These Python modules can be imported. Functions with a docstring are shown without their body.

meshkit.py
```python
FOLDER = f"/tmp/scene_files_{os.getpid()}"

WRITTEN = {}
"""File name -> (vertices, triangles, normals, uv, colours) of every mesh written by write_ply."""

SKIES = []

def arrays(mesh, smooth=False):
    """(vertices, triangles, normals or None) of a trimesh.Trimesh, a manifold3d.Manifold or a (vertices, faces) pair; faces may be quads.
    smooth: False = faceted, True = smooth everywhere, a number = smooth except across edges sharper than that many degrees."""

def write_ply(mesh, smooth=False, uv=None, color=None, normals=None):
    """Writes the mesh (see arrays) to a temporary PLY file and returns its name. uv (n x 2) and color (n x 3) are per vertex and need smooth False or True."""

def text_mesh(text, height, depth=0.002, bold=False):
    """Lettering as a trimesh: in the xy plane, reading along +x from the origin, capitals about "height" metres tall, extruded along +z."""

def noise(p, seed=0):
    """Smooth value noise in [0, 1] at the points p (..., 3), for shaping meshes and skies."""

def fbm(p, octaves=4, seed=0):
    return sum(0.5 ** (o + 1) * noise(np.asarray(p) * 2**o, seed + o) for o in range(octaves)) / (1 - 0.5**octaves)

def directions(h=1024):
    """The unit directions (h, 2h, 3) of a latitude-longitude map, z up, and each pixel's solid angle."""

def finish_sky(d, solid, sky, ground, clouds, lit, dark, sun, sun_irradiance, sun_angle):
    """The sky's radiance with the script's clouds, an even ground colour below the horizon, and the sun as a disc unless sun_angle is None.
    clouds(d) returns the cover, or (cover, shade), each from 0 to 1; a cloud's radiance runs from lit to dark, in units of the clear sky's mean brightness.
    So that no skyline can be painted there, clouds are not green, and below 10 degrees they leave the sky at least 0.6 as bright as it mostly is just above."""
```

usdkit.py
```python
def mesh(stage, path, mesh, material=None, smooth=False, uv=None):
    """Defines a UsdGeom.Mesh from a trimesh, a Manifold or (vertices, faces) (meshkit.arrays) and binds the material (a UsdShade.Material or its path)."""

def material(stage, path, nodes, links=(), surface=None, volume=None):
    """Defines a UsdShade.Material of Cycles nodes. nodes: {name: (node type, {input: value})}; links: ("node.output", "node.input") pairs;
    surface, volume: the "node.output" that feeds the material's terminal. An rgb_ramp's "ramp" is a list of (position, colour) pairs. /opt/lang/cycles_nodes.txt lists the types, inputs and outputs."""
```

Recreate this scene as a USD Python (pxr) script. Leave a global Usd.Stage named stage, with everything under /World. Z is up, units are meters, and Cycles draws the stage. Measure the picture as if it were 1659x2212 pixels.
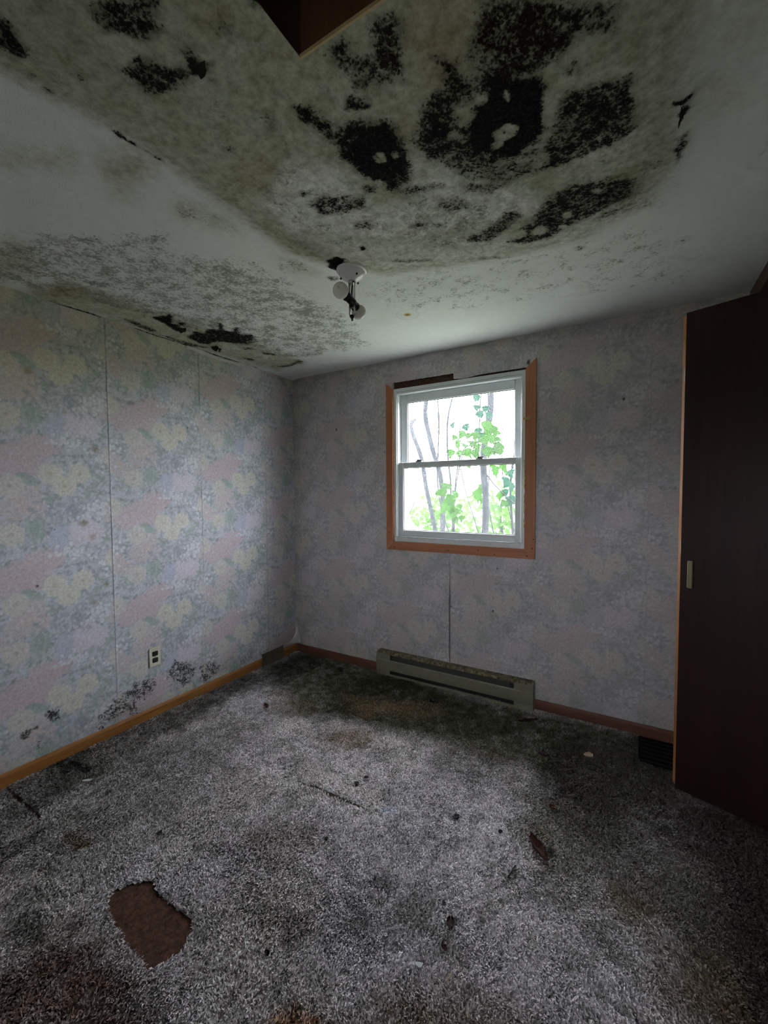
import math, random
import numpy as np, trimesh, usdkit, meshkit, shapely
from shapely.geometry import Polygon, LineString, box as sbox
from shapely import affinity
from pxr import Usd, UsdGeom, UsdLux, UsdShade, Gf, Sdf, Vt

stage = Usd.Stage.CreateInMemory()
UsdGeom.SetStageUpAxis(stage, 'Z'); UsdGeom.SetStageMetersPerUnit(stage, 1.0)
UsdGeom.Xform.Define(stage, '/World'); UsdGeom.Scope.Define(stage, '/World/Looks')

# ------------------------------------------------------------------ camera, sky, exposure
EXPOSURE = 0.27
SKY = 5.6
F_PX, CX, CY, W_PX = 909.6, 829.5, 1106.0, 1659.0
YAW, PITCH, ROLL = 0.53839, 0.043935, -0.0059627
CAM = np.array([2.47455, 0.0, 1.34554])
_f = np.array([-math.sin(YAW), math.cos(YAW), 0]); _r = np.array([math.cos(YAW), math.sin(YAW), 0]); _u = np.array([0, 0, 1.0])
_f2 = _f*math.cos(PITCH) - _u*math.sin(PITCH); _u2 = _u*math.cos(PITCH) + _f*math.sin(PITCH)
_r3 = _r*math.cos(ROLL) + _u2*math.sin(ROLL); _u3 = _u2*math.cos(ROLL) - _r*math.sin(ROLL)
cam = UsdGeom.Camera.Define(stage, '/World/camera')
m = Gf.Matrix4d(1.0)
for i, row in enumerate((_r3, _u3, -_f2)):
    m.SetRow(i, Gf.Vec4d(*map(float, row), 0))
m.SetRow(3, Gf.Vec4d(*map(float, CAM), 1))
cam.AddTransformOp().Set(m)
cam.CreateHorizontalApertureAttr(36.0); cam.CreateVerticalApertureAttr(48.0)
cam.CreateFocalLengthAttr(36.0*F_PX/W_PX); cam.CreateClippingRangeAttr(Gf.Vec2f(0.02, 500))
cam.CreateExposureAttr(EXPOSURE)
dome = UsdLux.DomeLight.Define(stage, '/World/sky')
dome.CreateIntensityAttr(SKY); dome.CreateColorAttr(Gf.Vec3f(0.94, 0.98, 1.06))

H, D, XR, YB = 2.3, 2.668, 2.94, -0.40      # ceiling height, back wall y, right wall x, rear wall y
ZC = 0.015                                   # top of the carpet backing

def ray(px, py):
    d = np.array([(px-CX)/F_PX, (py-CY)/F_PX, 1.0])
    return d[0]*_r3 - d[1]*_u3 + d[2]*_f2
def at(px, py, ax, val):
    """The point of the plane x, y or z = val that a pixel of the photograph shows."""
    r = ray(px, py); i = 'xyz'.index(ax)
    return CAM + r*(val - CAM[i])/r[i]
def ceil_pts(pts): return np.array([at(x, y, 'z', H)[:2] for x, y in pts])
def floor_pts(pts): return np.array([at(x, y, 'z', ZC)[:2] for x, y in pts])
def left_pts(pts): return np.array([at(x, y, 'x', 0.0)[1:] for x, y in pts])
def back_pts(pts): return np.array([at(x, y, 'y', D)[[0, 2]] for x, y in pts])

# ------------------------------------------------------------------ helpers
used = {}
def path_of(name, parent=None):
    base = (parent.GetPath().pathString if parent is not None else '/World') + '/'
    k = used.get(base+name, 0); used[base+name] = k+1
    return base + (name if k == 0 else f'{name}_{k:03d}')
def tag(p, label=None, cat=None, group=None, kind=None):
    for k, v in (('label', label), ('category', cat), ('group', group), ('kind', kind)):
        if v: p.SetCustomDataByKey(k, v)
    return p
def thing(name, label=None, cat=None, loc=(0, 0, 0), rot=0.0, group=None, kind=None, rotx=0.0):
    x = UsdGeom.Xform.Define(stage, path_of(name))
    x.AddTranslateOp().Set(Gf.Vec3d(*map(float, loc)))
    if rot: x.AddRotateZOp().Set(float(math.degrees(rot)))
    if rotx: x.AddRotateXOp().Set(float(math.degrees(rotx)))
    return tag(x.GetPrim(), label, cat, group, kind)
def obj(name, mesh, mat, parent=None, smooth=30, primvars=None, **kw):
    me = usdkit.mesh(stage, path_of(name, parent), mesh, mat, smooth=smooth)
    for k, v in (primvars or {}).items():
        v = np.asarray(v, np.float32)
        if v.ndim == 2:
            UsdGeom.PrimvarsAPI(me).CreatePrimvar(k, Sdf.ValueTypeNames.Color3fArray, 'vertex').Set(Vt.Vec3fArray.FromNumpy(v))
        else:
            UsdGeom.PrimvarsAPI(me).CreatePrimvar(k, Sdf.ValueTypeNames.FloatArray, 'vertex').Set(Vt.FloatArray.FromNumpy(v))
    return tag(me.GetPrim(), **kw)
cat_ = trimesh.util.concatenate
def bx(x0, x1, y0, y1, z0, z1, bevel=0.0):
    """A box between the coordinates, its edges chamfered."""
    c = np.array([(x0+x1)/2, (y0+y1)/2, (z0+z1)/2]); e = np.array([x1-x0, y1-y0, z1-z0])/2
    b = min(bevel, e.min()*0.9)
    if b <= 0:
        t = trimesh.creation.box(extents=2*e)
    else:
        pts = [np.array(s)*(e - b*(1-np.eye(3)[a])) for a in range(3) for s in np.ndindex(2, 2, 2) for s in [[2*v-1 for v in s]]]
        t = trimesh.convex.convex_hull(np.array(pts))
    t.apply_translation(c); return t
def prism(poly, d0, d1, plane='xz'):
    """Extrudes a polygon of the plane from d0 to d1 along the plane's normal axis."""
    p = poly if isinstance(poly, Polygon) else Polygon(poly)
    t = trimesh.creation.extrude_polygon(p, d1-d0, engine='earcut')
    v = t.vertices.copy(); a, b, c = v[:, 0], v[:, 1], v[:, 2]+d0
    if plane == 'xz': t.vertices = np.stack([a, c, b], 1); t.invert()
    elif plane == 'yz': t.vertices = np.stack([c, a, b], 1)
    else: t.vertices = np.stack([a, b, c], 1)
    return t
def lathe(prof, n=40):
    t = trimesh.creation.revolve(np.array(prof, float), sections=n); return t
def tube(pts, r, n=8, closed=True):
    """A swept round tube; r is a radius or one per point."""
    pts = np.asarray(pts, float); r = np.broadcast_to(r, len(pts)); V, Fc = [], []
    t = np.gradient(pts, axis=0); t /= np.linalg.norm(t, axis=1, keepdims=True)+1e-12
    ref = np.array([0.3, 0.2, 0.93]) if abs(t[0][2]) < 0.8 else np.array([1.0, 0.1, 0])
    for p, d, rr in zip(pts, t, r):
        a = np.cross(d, ref); a /= np.linalg.norm(a); b = np.cross(d, a)
        for k in range(n):
            V.append(p + rr*(a*math.cos(2*math.pi*k/n) + b*math.sin(2*math.pi*k/n)))
    for i in range(len(pts)-1):
        for k in range(n):
            q = i*n+k; w = i*n+(k+1) % n; Fc += [(q, w, w+n), (q, w+n, q+n)]
    if closed:
        V += [pts[0], pts[-1]]; L = len(V)
        for k in range(n):
            Fc += [(L-2, (k+1) % n, k), (L-1, (len(pts)-1)*n+k, (len(pts)-1)*n+(k+1) % n)]
    t = trimesh.Trimesh(V, Fc, process=False); t.fix_normals(); return t
def spline(pts, n=40):
    from scipy.interpolate import CubicSpline
    pts = np.asarray(pts, float); s = np.r_[0, np.cumsum(np.linalg.norm(np.diff(pts, axis=0), axis=1))]
    return CubicSpline(s, pts)(np.linspace(0, s[-1], n))
def grid(us, vs, keep=None):
    """Grid of a plane: (u, v) per vertex and its triangles; keep(uc, vc) picks cells by their centres."""
    U, Vv = np.meshgrid(us, vs, indexing='ij'); nu, nv = len(us), len(vs)
    i, j = np.meshgrid(np.arange(nu-1), np.arange(nv-1), indexing='ij')
    a = (i*nv+j).ravel(); q = np.stack([a, a+nv, a+nv+1, a+1], 1)
    uc = (U[:-1, :-1]+U[1:, 1:]).ravel()/2; vc = (Vv[:-1, :-1]+Vv[1:, 1:]).ravel()/2
    if keep is not None: q = q[keep(uc, vc)]
    f = np.vstack([q[:, [0, 1, 2]], q[:, [0, 2, 3]]])
    P = np.stack([U.ravel(), Vv.ravel()], 1)
    un, inv = np.unique(f, return_inverse=True)
    return P[un], inv.reshape(-1, 3)
def steps(a, b, d, extra=()):
    e = [x for x in extra if a < x < b]
    g = np.linspace(a, b, max(2, int(round((b-a)/d))+1))
    g = np.array([x for x in g if all(abs(x-y) > d*0.45 for y in e)] + e)
    g[0] = a; return np.unique(np.r_[a, g, b])
def sm(x, a, b):
    t = np.clip((x-a)/(b-a), 0, 1); return t*t*(3-2*t)
def fb(P, scale, seed=0, octaves=4):
    Q = np.c_[np.asarray(P)*scale, np.full(len(P), 0.37+seed*3.1)]
    return meshkit.fbm(Q, octaves, seed)
def sdf(P, poly):
    """Signed distance to a polygon, negative inside."""
    poly = np.asarray(poly); d = np.full(len(P), 1e9); ins = np.zeros(len(P), bool)
    for a, b in zip(poly, np.roll(poly, -1, 0)):
        e = b-a; w = P-a; t = np.clip((w@e)/(e@e+1e-12), 0, 1)
        d = np.minimum(d, np.hypot(*(w - t[:, None]*e).T))
        c = ((a[1] <= P[:, 1]) & (b[1] > P[:, 1])) | ((b[1] <= P[:, 1]) & (a[1] > P[:, 1]))
        with np.errstate(divide='ignore', invalid='ignore'):
            xx = a[0] + (P[:, 1]-a[1])*e[0]/e[1]
        ins ^= c & (P[:, 0] < xx)
    return np.where(ins, -d, d)
def poly_mask(P, poly, soft, warp=None):
    """0 to 1 mask of a polygon with a soft and warped edge; only looks near the polygon."""
    poly = np.asarray(poly); out = np.zeros(len(P)); mg = soft*1.5+0.03
    near = ((P > poly.min(0)-mg) & (P < poly.max(0)+mg)).all(1)
    if near.any():
        d = sdf(P[near], poly)
        if warp is not None: d = d + warp[near]
        out[near] = sm(-d, -soft, soft)
    return out
def ell(cx, cy, rx, ry, n=14, rot=0):
    t = np.arange(n)*2*math.pi/n; x, y = rx*np.cos(t), ry*np.sin(t)
    return [(cx+a*math.cos(rot)-b*math.sin(rot), cy+a*math.sin(rot)+b*math.cos(rot)) for a, b in zip(x, y)]

# ------------------------------------------------------------------ materials
def M(name, nodes, links, surface='p.BSDF', **k):
    return usdkit.material(stage, '/World/Looks/'+name, nodes, links, surface=surface, **k)
def plain(name, col, rough=0.5, spec=0.5, metallic=0.0, var=0.12, scale=30, bump=0.0, **k):
    """A plain surface with a little mottling and optional fine relief."""
    c = np.array(col)
    nodes = {'g': ('geometry', {}), 'n': ('noise_texture', {'scale': scale, 'detail': 4, 'roughness': 0.6}),
             'r': ('rgb_ramp', {'ramp': [(0.25, tuple(c*(1-var))), (0.75, tuple(np.minimum(c*(1+var), 1)))]}),
             'p': ('principled_bsdf', {'roughness': rough, 'specular_ior_level': spec, 'metallic': metallic, **k})}
    links = [('g.position', 'n.vector'), ('n.fac', 'r.fac'), ('r.color', 'p.base_color')]
    if bump:
        nodes['b'] = ('bump', {'strength': 1.0, 'distance': bump}); links += [('n.fac', 'b.height'), ('b.normal', 'p.normal')]
    return M(name, nodes, links)
def wood(name, dark, light, axis=0, rough=0.45, scale=1.0, spec=0.5):
    """Wood with grain stretched along an axis (0, 1, 2)."""
    s = [38*scale]*3; s[axis] = 2.2*scale; s2 = [160*scale]*3; s2[axis] = 5*scale
    mid = tuple((np.array(dark)+np.array(light))/2)
    return M(name, {'g': ('geometry', {}), 'm': ('mapping', {'scale': tuple(s)}), 'm2': ('mapping', {'scale': tuple(s2)}),
        'n': ('noise_texture', {'scale': 1.0, 'detail': 5, 'roughness': 0.62, 'distortion': 0.6}), 'n2': ('noise_texture', {'scale': 1.0, 'detail': 3}),
        'a': ('mix_float', {'fac': 0.35}), 'r': ('rgb_ramp', {'ramp': [(0.3, dark), (0.5, mid), (0.7, light)]}),
        'b': ('bump', {'strength': 0.4, 'distance': 0.0008}),
        'p': ('principled_bsdf', {'roughness': rough, 'specular_ior_level': spec})},
        [('g.position', 'm.vector'), ('g.position', 'm2.vector'), ('m.vector', 'n.vector'), ('m2.vector', 'n2.vector'), ('n.fac', 'a.a'), ('n2.fac', 'a.b'),
         ('a.result', 'r.fac'), ('a.result', 'b.height'), ('b.normal', 'p.normal'), ('r.color', 'p.base_color')])

def mould_nodes(fine=55.0, cell=70.0):
    """Nodes that break the mould weight (blue of primvar stain) into colonies; 'mk.result' is the mask."""
    nodes = {'g': ('geometry', {}), 's': ('attribute', {'attribute': 'stain'}), 'sp': ('separate_color', {}),
        'nf': ('noise_texture', {'scale': fine, 'detail': 7, 'roughness': 0.74, 'distortion': 0.6}),
        'vd': ('mix_vector', {'fac': 0.02}), 'v': ('voronoi_texture', {'scale': cell, 'feature': 'f1'}),
        'n0': ('noise_texture', {'scale': fine*0.36, 'detail': 4, 'roughness': 0.6}), 'n01': ('mix_float', {'fac': 0.4}), 'x1': ('math', {'math_type': 'subtract', 'value2': 0.5}), 'x2': ('math', {'math_type': 'multiply', 'value2': 2.6}),
        'v1': ('math', {'math_type': 'subtract', 'value1': 0.42}), 'v2': ('math', {'math_type': 'multiply', 'value2': 0.32}),
        'xs': ('math', {'math_type': 'add'}), 'gate': ('math', {'math_type': 'multiply', 'value2': 5.0, 'use_clamp': True}),
        'xg': ('math', {'math_type': 'multiply'}), 'xa': ('math', {'math_type': 'add'}),
        'mk': ('map_range', {'range_type': 'smoothstep', 'from_min': 0.30, 'from_max': 0.72, 'to_min': 0.0, 'to_max': 1.0, 'clamp': True})}
    links = [('s.color', 'sp.color'), ('g.position', 'nf.vector'), ('g.position', 'v.vector'), ('g.position', 'n0.vector'), ('nf.fac', 'n01.a'), ('n0.fac', 'n01.b'), ('n01.result', 'x1.value1'), ('x1.value', 'x2.value1'),
        ('v.distance', 'v1.value2'), ('v1.value', 'v2.value1'), ('x2.value', 'xs.value1'), ('v2.value', 'xs.value2'),
        ('sp.b', 'gate.value1'), ('xs.value', 'xg.value1'), ('gate.value', 'xg.value2'), ('sp.b', 'xa.value1'), ('xg.value', 'xa.value2'), ('xa.value', 'mk.value')]
    nodes.pop('vd')
    return nodes, links

def ceiling_material():
    n, l = mould_nodes(110, 130)
    n.update({'tint': ('attribute', {'attribute': 'tint'}), 's2': ('attribute', {'attribute': 'growth'}), 'sq': ('separate_color', {}),
        # small grey colonies: warped cells, present where growth.r is high
        'vs': ('noise_texture', {'scale': 85, 'detail': 6, 'roughness': 0.66, 'distortion': 0.7}), 'k0': ('math', {'math_type': 'multiply_add', 'value2': 2.6, 'value3': -1.3}),
        'nm': ('noise_texture', {'scale': 13, 'detail': 4, 'roughness': 0.6}), 'k2': ('math', {'math_type': 'multiply_add', 'value2': 2.0, 'value3': -1.0}), 'k3': ('math', {'math_type': 'add'}), 'k1': ('math', {'math_type': 'add'}),
        'gg': ('math', {'math_type': 'multiply', 'value2': 4.0, 'use_clamp': True}),
        'k4': ('map_range', {'range_type': 'smoothstep', 'from_min': 0.30, 'from_max': 1.05, 'to_min': 0.0, 'to_max': 0.75, 'clamp': True}), 'k5': ('math', {'math_type': 'multiply'}),
        'gc': ('mix', {'color2': (0.135, 0.135, 0.095)}),
        # mottling of the stained paint
        'nl': ('noise_texture', {'scale': 42, 'detail': 7, 'roughness': 0.72}), 'rl': ('rgb_ramp', {'ramp': [(0.30, (0.50, 0.50, 0.45)), (0.5, (0.97, 0.97, 0.95)), (0.68, (1.36, 1.36, 1.40))]}),
        'mm': ('mix', {'mix_type': 'multiply'}), 'mf': ('math', {'math_type': 'multiply_add', 'value2': 0.85, 'value3': 0.1}),
        'vw': ('voronoi_texture', {'scale': 95, 'feature': 'smooth_f1', 'smoothness': 0.6}),
        'rb': ('rgb_ramp', {'ramp': [(0.25, (0.005, 0.0045, 0.0055)), (0.5, (0.010, 0.009, 0.010)), (0.75, (0.05, 0.047, 0.040))]}),
        'red': ('mix', {'color2': (0.020, 0.010, 0.010)}), 'cm': ('mix', {}),
        'np': ('noise_texture', {'scale': 240, 'detail': 3}), 'bh': ('math', {'math_type': 'multiply_add', 'value2': 2.0}), 'b': ('bump', {'strength': 0.5, 'distance': 0.0012}),
        'p': ('principled_bsdf', {'roughness': 0.95, 'specular_ior_level': 0.03})})
    l += [('s2.color', 'sq.color'), ('g.position', 'vs.vector'), ('vs.fac', 'k0.value1'), ('g.position', 'nm.vector'), ('nm.fac', 'k2.value1'), ('k0.value', 'k1.value1'), ('sq.r', 'k1.value2'), ('k1.value', 'k3.value1'), ('k2.value', 'k3.value2'),
        ('k3.value', 'k4.value'), ('sq.r', 'gg.value1'), ('k4.result', 'k5.value1'), ('gg.value', 'k5.value2'),
        ('g.position', 'nl.vector'), ('nl.fac', 'rl.fac'), ('tint.color', 'mm.color1'), ('rl.color', 'mm.color2'), ('sp.r', 'mf.value1'), ('mf.value', 'mm.fac'),
        ('mm.color', 'gc.color1'), ('k5.value', 'gc.fac'), ('nf.fac', 'rb.fac'), ('rb.color', 'red.color1'), ('sp.g', 'red.fac'),
        ('gc.color', 'cm.color1'), ('red.color', 'cm.color2'), ('mk.result', 'cm.fac'), ('cm.color', 'p.base_color'),
        ('g.position', 'np.vector'), ('np.fac', 'bh.value1'), ('mk.result', 'bh.value3'), ('bh.value', 'b.height'), ('b.normal', 'p.normal')]
    return M('stained_ceiling_paint', n, l)
def wallpaper_material():
    n, l = mould_nodes(90, 110)
    n.update({'tint': ('attribute', {'attribute': 'tint'}), 'nl': ('noise_texture', {'scale': 75, 'detail': 5, 'roughness': 0.78}),
        'rl': ('rgb_ramp', {'ramp': [(0.3, (0.74, 0.745, 0.755)), (0.7, (1.2, 1.2, 1.19))]}), 'mm': ('mix', {'mix_type': 'multiply', 'fac': 1.0}),
        'rb': ('rgb_ramp', {'ramp': [(0.25, (0.012, 0.011, 0.012)), (0.8, (0.05, 0.048, 0.045))]}), 'cm': ('mix', {}),
        'b': ('bump', {'strength': 0.25, 'distance': 0.0006}), 'p': ('principled_bsdf', {'roughness': 0.62, 'specular_ior_level': 0.3})})
    l += [('g.position', 'nl.vector'), ('nl.fac', 'rl.fac'), ('tint.color', 'mm.color1'), ('rl.color', 'mm.color2'), ('nf.fac', 'rb.fac'),
        ('mm.color', 'cm.color1'), ('rb.color', 'cm.color2'), ('mk.result', 'cm.fac'), ('cm.color', 'p.base_color'), ('nl.fac', 'b.height'), ('b.normal', 'p.normal')]
    return M('floral_wallpaper', n, l)
def carpet_material(name='carpet_fibre', scale=330):
    return M(name, {'g': ('geometry', {}), 'tint': ('attribute', {'attribute': 'tint'}), 'nl': ('noise_texture', {'scale': scale, 'detail': 4, 'roughness': 0.75}),
        'rl': ('rgb_ramp', {'ramp': [(0.3, (0.42, 0.42, 0.42)), (0.7, (1.45, 1.45, 1.45))]}), 'mm': ('mix', {'mix_type': 'multiply', 'fac': 1.0}),
        'p': ('principled_bsdf', {'roughness': 0.95, 'specular_ior_level': 0.12})},
        [('g.position', 'nl.vector'), ('nl.fac', 'rl.fac'), ('tint.color', 'mm.color1'), ('rl.color', 'mm.color2'), ('mm.color', 'p.base_color')])

MAT_CEIL, MAT_PAPER, MAT_CARPET = ceiling_material(), wallpaper_material(), carpet_material()
MAT_DRY = plain('old_drywall', (0.42, 0.40, 0.36), 0.9)
MAT_CASING = wood('window_casing_wood', (0.36, 0.125, 0.052), (0.58, 0.235, 0.11), 2, 0.5)
MAT_CASING_X = wood('window_casing_wood_level', (0.36, 0.125, 0.052), (0.58, 0.235, 0.11), 0, 0.5)
MAT_BASE_L = wood('oak_baseboard', (0.20, 0.080, 0.016), (0.38, 0.17, 0.042), 1, 0.45)
MAT_BASE_B = wood('dark_baseboard', (0.10, 0.035, 0.02), (0.20, 0.075, 0.04), 0, 0.5)
MAT_DOOR = wood('dark_closet_door_veneer', (0.020, 0.008, 0.008), (0.042, 0.016, 0.0135), 2, 0.5, 0.8, 0.22)
MAT_DOOR_EDGE = wood('raw_door_edge', (0.30, 0.11, 0.032), (0.46, 0.185, 0.06), 2, 0.6)
MAT_HATCH = wood('hatch_lining_wood', (0.075, 0.030, 0.016), (0.17, 0.072, 0.034), 2, 0.5)
MAT_HATCH_EDGE = plain('hatch_raw_edge', (0.5, 0.38, 0.2), 0.7)
MAT_HEADER = wood('closet_header_wood', (0.05, 0.022, 0.014), (0.13, 0.06, 0.035), 1, 0.5)
MAT_VINYL = plain('white_vinyl', (0.74, 0.77, 0.78), 0.4, 0.5, 0, 0.03)
MAT_GASKET = plain('grey_gasket', (0.08, 0.085, 0.09), 0.6)
MAT_LATCH = plain('latch_plastic', (0.4, 0.42, 0.43), 0.4)
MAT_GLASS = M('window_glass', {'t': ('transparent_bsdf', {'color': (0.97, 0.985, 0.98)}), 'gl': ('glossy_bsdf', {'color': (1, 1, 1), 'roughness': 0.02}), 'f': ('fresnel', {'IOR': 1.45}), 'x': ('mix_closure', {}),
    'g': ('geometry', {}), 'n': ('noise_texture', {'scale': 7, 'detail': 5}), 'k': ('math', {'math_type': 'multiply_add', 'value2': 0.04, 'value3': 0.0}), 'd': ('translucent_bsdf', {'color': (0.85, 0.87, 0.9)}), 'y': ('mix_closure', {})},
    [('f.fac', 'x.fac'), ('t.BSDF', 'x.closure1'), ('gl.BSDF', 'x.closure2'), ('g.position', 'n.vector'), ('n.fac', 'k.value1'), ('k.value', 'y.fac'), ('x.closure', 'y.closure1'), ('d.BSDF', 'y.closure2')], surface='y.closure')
MAT_ROT = plain('rotten_header_wood', (0.075, 0.04, 0.03), 0.9, 0.2, 0, 0.6, 60, 0.003)
MAT_HEATER = plain('heater_enamel', (0.235, 0.23, 0.165), 0.5, 0.4, 0, 0.12, 18)
MAT_HEATER_TOP = M('mouldy_heater_enamel', {'g': ('geometry', {}), 'n': ('noise_texture', {'scale': 45, 'detail': 6, 'roughness': 0.75}), 'r': ('rgb_ramp', {'ramp': [(0.34, (0.03, 0.028, 0.018)), (0.5, (0.16, 0.13, 0.065)), (0.62, (0.3, 0.28, 0.19))]}), 'p': ('principled_bsdf', {'roughness': 0.8})},
    [('g.position', 'n.vector'), ('n.fac', 'r.fac'), ('r.color', 'p.base_color')])
MAT_DARK = plain('dark_heater_inside', (0.035, 0.036, 0.03), 0.7, 0.3)
MAT_BAF = plain('dusty_baffle', (0.05, 0.052, 0.042), 0.7)
MAT_FIN = plain('heater_fins', (0.12, 0.12, 0.11), 0.5, 0.5, 0.6)
MAT_PLATE = plain('ivory_plate', (0.70, 0.67, 0.53), 0.4, 0.5, 0, 0.04)
MAT_SOCKET = plain('brown_receptacle', (0.014, 0.010, 0.008), 0.35)
MAT_SLOT = plain('black_slot', (0.003, 0.003, 0.003), 0.8)
MAT_SCREW = plain('screw_metal', (0.35, 0.33, 0.28), 0.4, 0.5, 0.8)
MAT_REG = plain('dirty_register_metal', (0.10, 0.085, 0.06), 0.75, 0.3, 0, 0.4, 40)
MAT_PORCELAIN = plain('white_canopy_enamel', (0.72, 0.70, 0.70), 0.25, 0.5, 0, 0.03)
MAT_CHROME = plain('chrome', (0.62, 0.62, 0.62), 0.16, 0.5, 1.0, 0.02)
MAT_BLACK = plain('black_bakelite', (0.008, 0.008, 0.009), 0.3)
MAT_BULB = plain('opal_bulb_glass', (0.78, 0.74, 0.68), 0.22, 0.5, 0, 0.02, transmission_weight=0.0)
MAT_BULB_PRINT = plain('bulb_print', (0.09, 0.085, 0.08), 0.6)
MAT_HANDLE = plain('tan_handle', (0.26, 0.215, 0.125), 0.5)
MAT_SUB = plain('subfloor_board', (0.12, 0.09, 0.06), 0.9)
MAT_PAD = M('brown_carpet_pad', {'g': ('geometry', {}), 'n': ('noise_texture', {'scale': 70, 'detail': 6, 'roughness': 0.72}), 'r': ('rgb_ramp', {'ramp': [(0.3, (0.020, 0.009, 0.006)), (0.5, (0.075, 0.036, 0.022)), (0.72, (0.13, 0.062, 0.04))]}),
    'b': ('bump', {'strength': 0.8, 'distance': 0.003}), 'p': ('principled_bsdf', {'roughness': 0.9, 'specular_ior_level': 0.2})}, [('g.position', 'n.vector'), ('n.fac', 'r.fac'), ('r.color', 'p.base_color'), ('n.fac', 'b.height'), ('b.normal', 'p.normal')])
MAT_DUCT = plain('dark_duct', (0.0045, 0.0038, 0.0042), 0.8, 0.1)
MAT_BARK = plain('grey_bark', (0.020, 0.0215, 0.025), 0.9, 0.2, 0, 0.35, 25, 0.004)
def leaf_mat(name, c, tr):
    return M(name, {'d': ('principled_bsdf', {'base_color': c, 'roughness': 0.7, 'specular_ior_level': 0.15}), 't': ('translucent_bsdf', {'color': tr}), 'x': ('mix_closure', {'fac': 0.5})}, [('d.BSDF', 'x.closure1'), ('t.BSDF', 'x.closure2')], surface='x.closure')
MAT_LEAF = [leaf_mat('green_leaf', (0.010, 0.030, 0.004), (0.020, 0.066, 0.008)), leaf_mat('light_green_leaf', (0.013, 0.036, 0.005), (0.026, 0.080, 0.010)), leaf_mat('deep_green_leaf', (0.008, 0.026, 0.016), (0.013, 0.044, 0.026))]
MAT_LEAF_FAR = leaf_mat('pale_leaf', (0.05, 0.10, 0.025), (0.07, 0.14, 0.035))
MAT_GROUND = plain('leafy_ground', (0.19, 0.205, 0.15), 0.95, 0.1, 0, 0.5, 1.5)
MAT_DEAD = plain('dry_leaf', (0.060, 0.022, 0.014), 0.7, 0.3, 0, 0.6, 60, 0.002)
MAT_DEAD2 = plain('dark_dry_leaf', (0.030, 0.012, 0.010), 0.7, 0.3, 0, 0.5, 60, 0.002)
MAT_CHIP = plain('pale_chip', (0.44, 0.33, 0.22), 0.8)
MAT_WHITE = plain('white_chip', (0.52, 0.53, 0.54), 0.7)
MAT_SOOT = plain('black_debris', (0.012, 0.011, 0.011), 0.8)
MAT_TAPE = plain('yellowed_tape', (0.55, 0.45, 0.2), 0.5)
MAT_TAPE2 = plain('clear_tape', (0.42, 0.30, 0.22), 0.25)
MAT_FOAM = plain('yellow_foam', (0.48, 0.36, 0.15), 0.9, 0.2, 0, 0.3, 60, 0.002)
MAT_PAPER_BACK = plain('wallpaper_underside', (0.55, 0.53, 0.5), 0.8)

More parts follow.
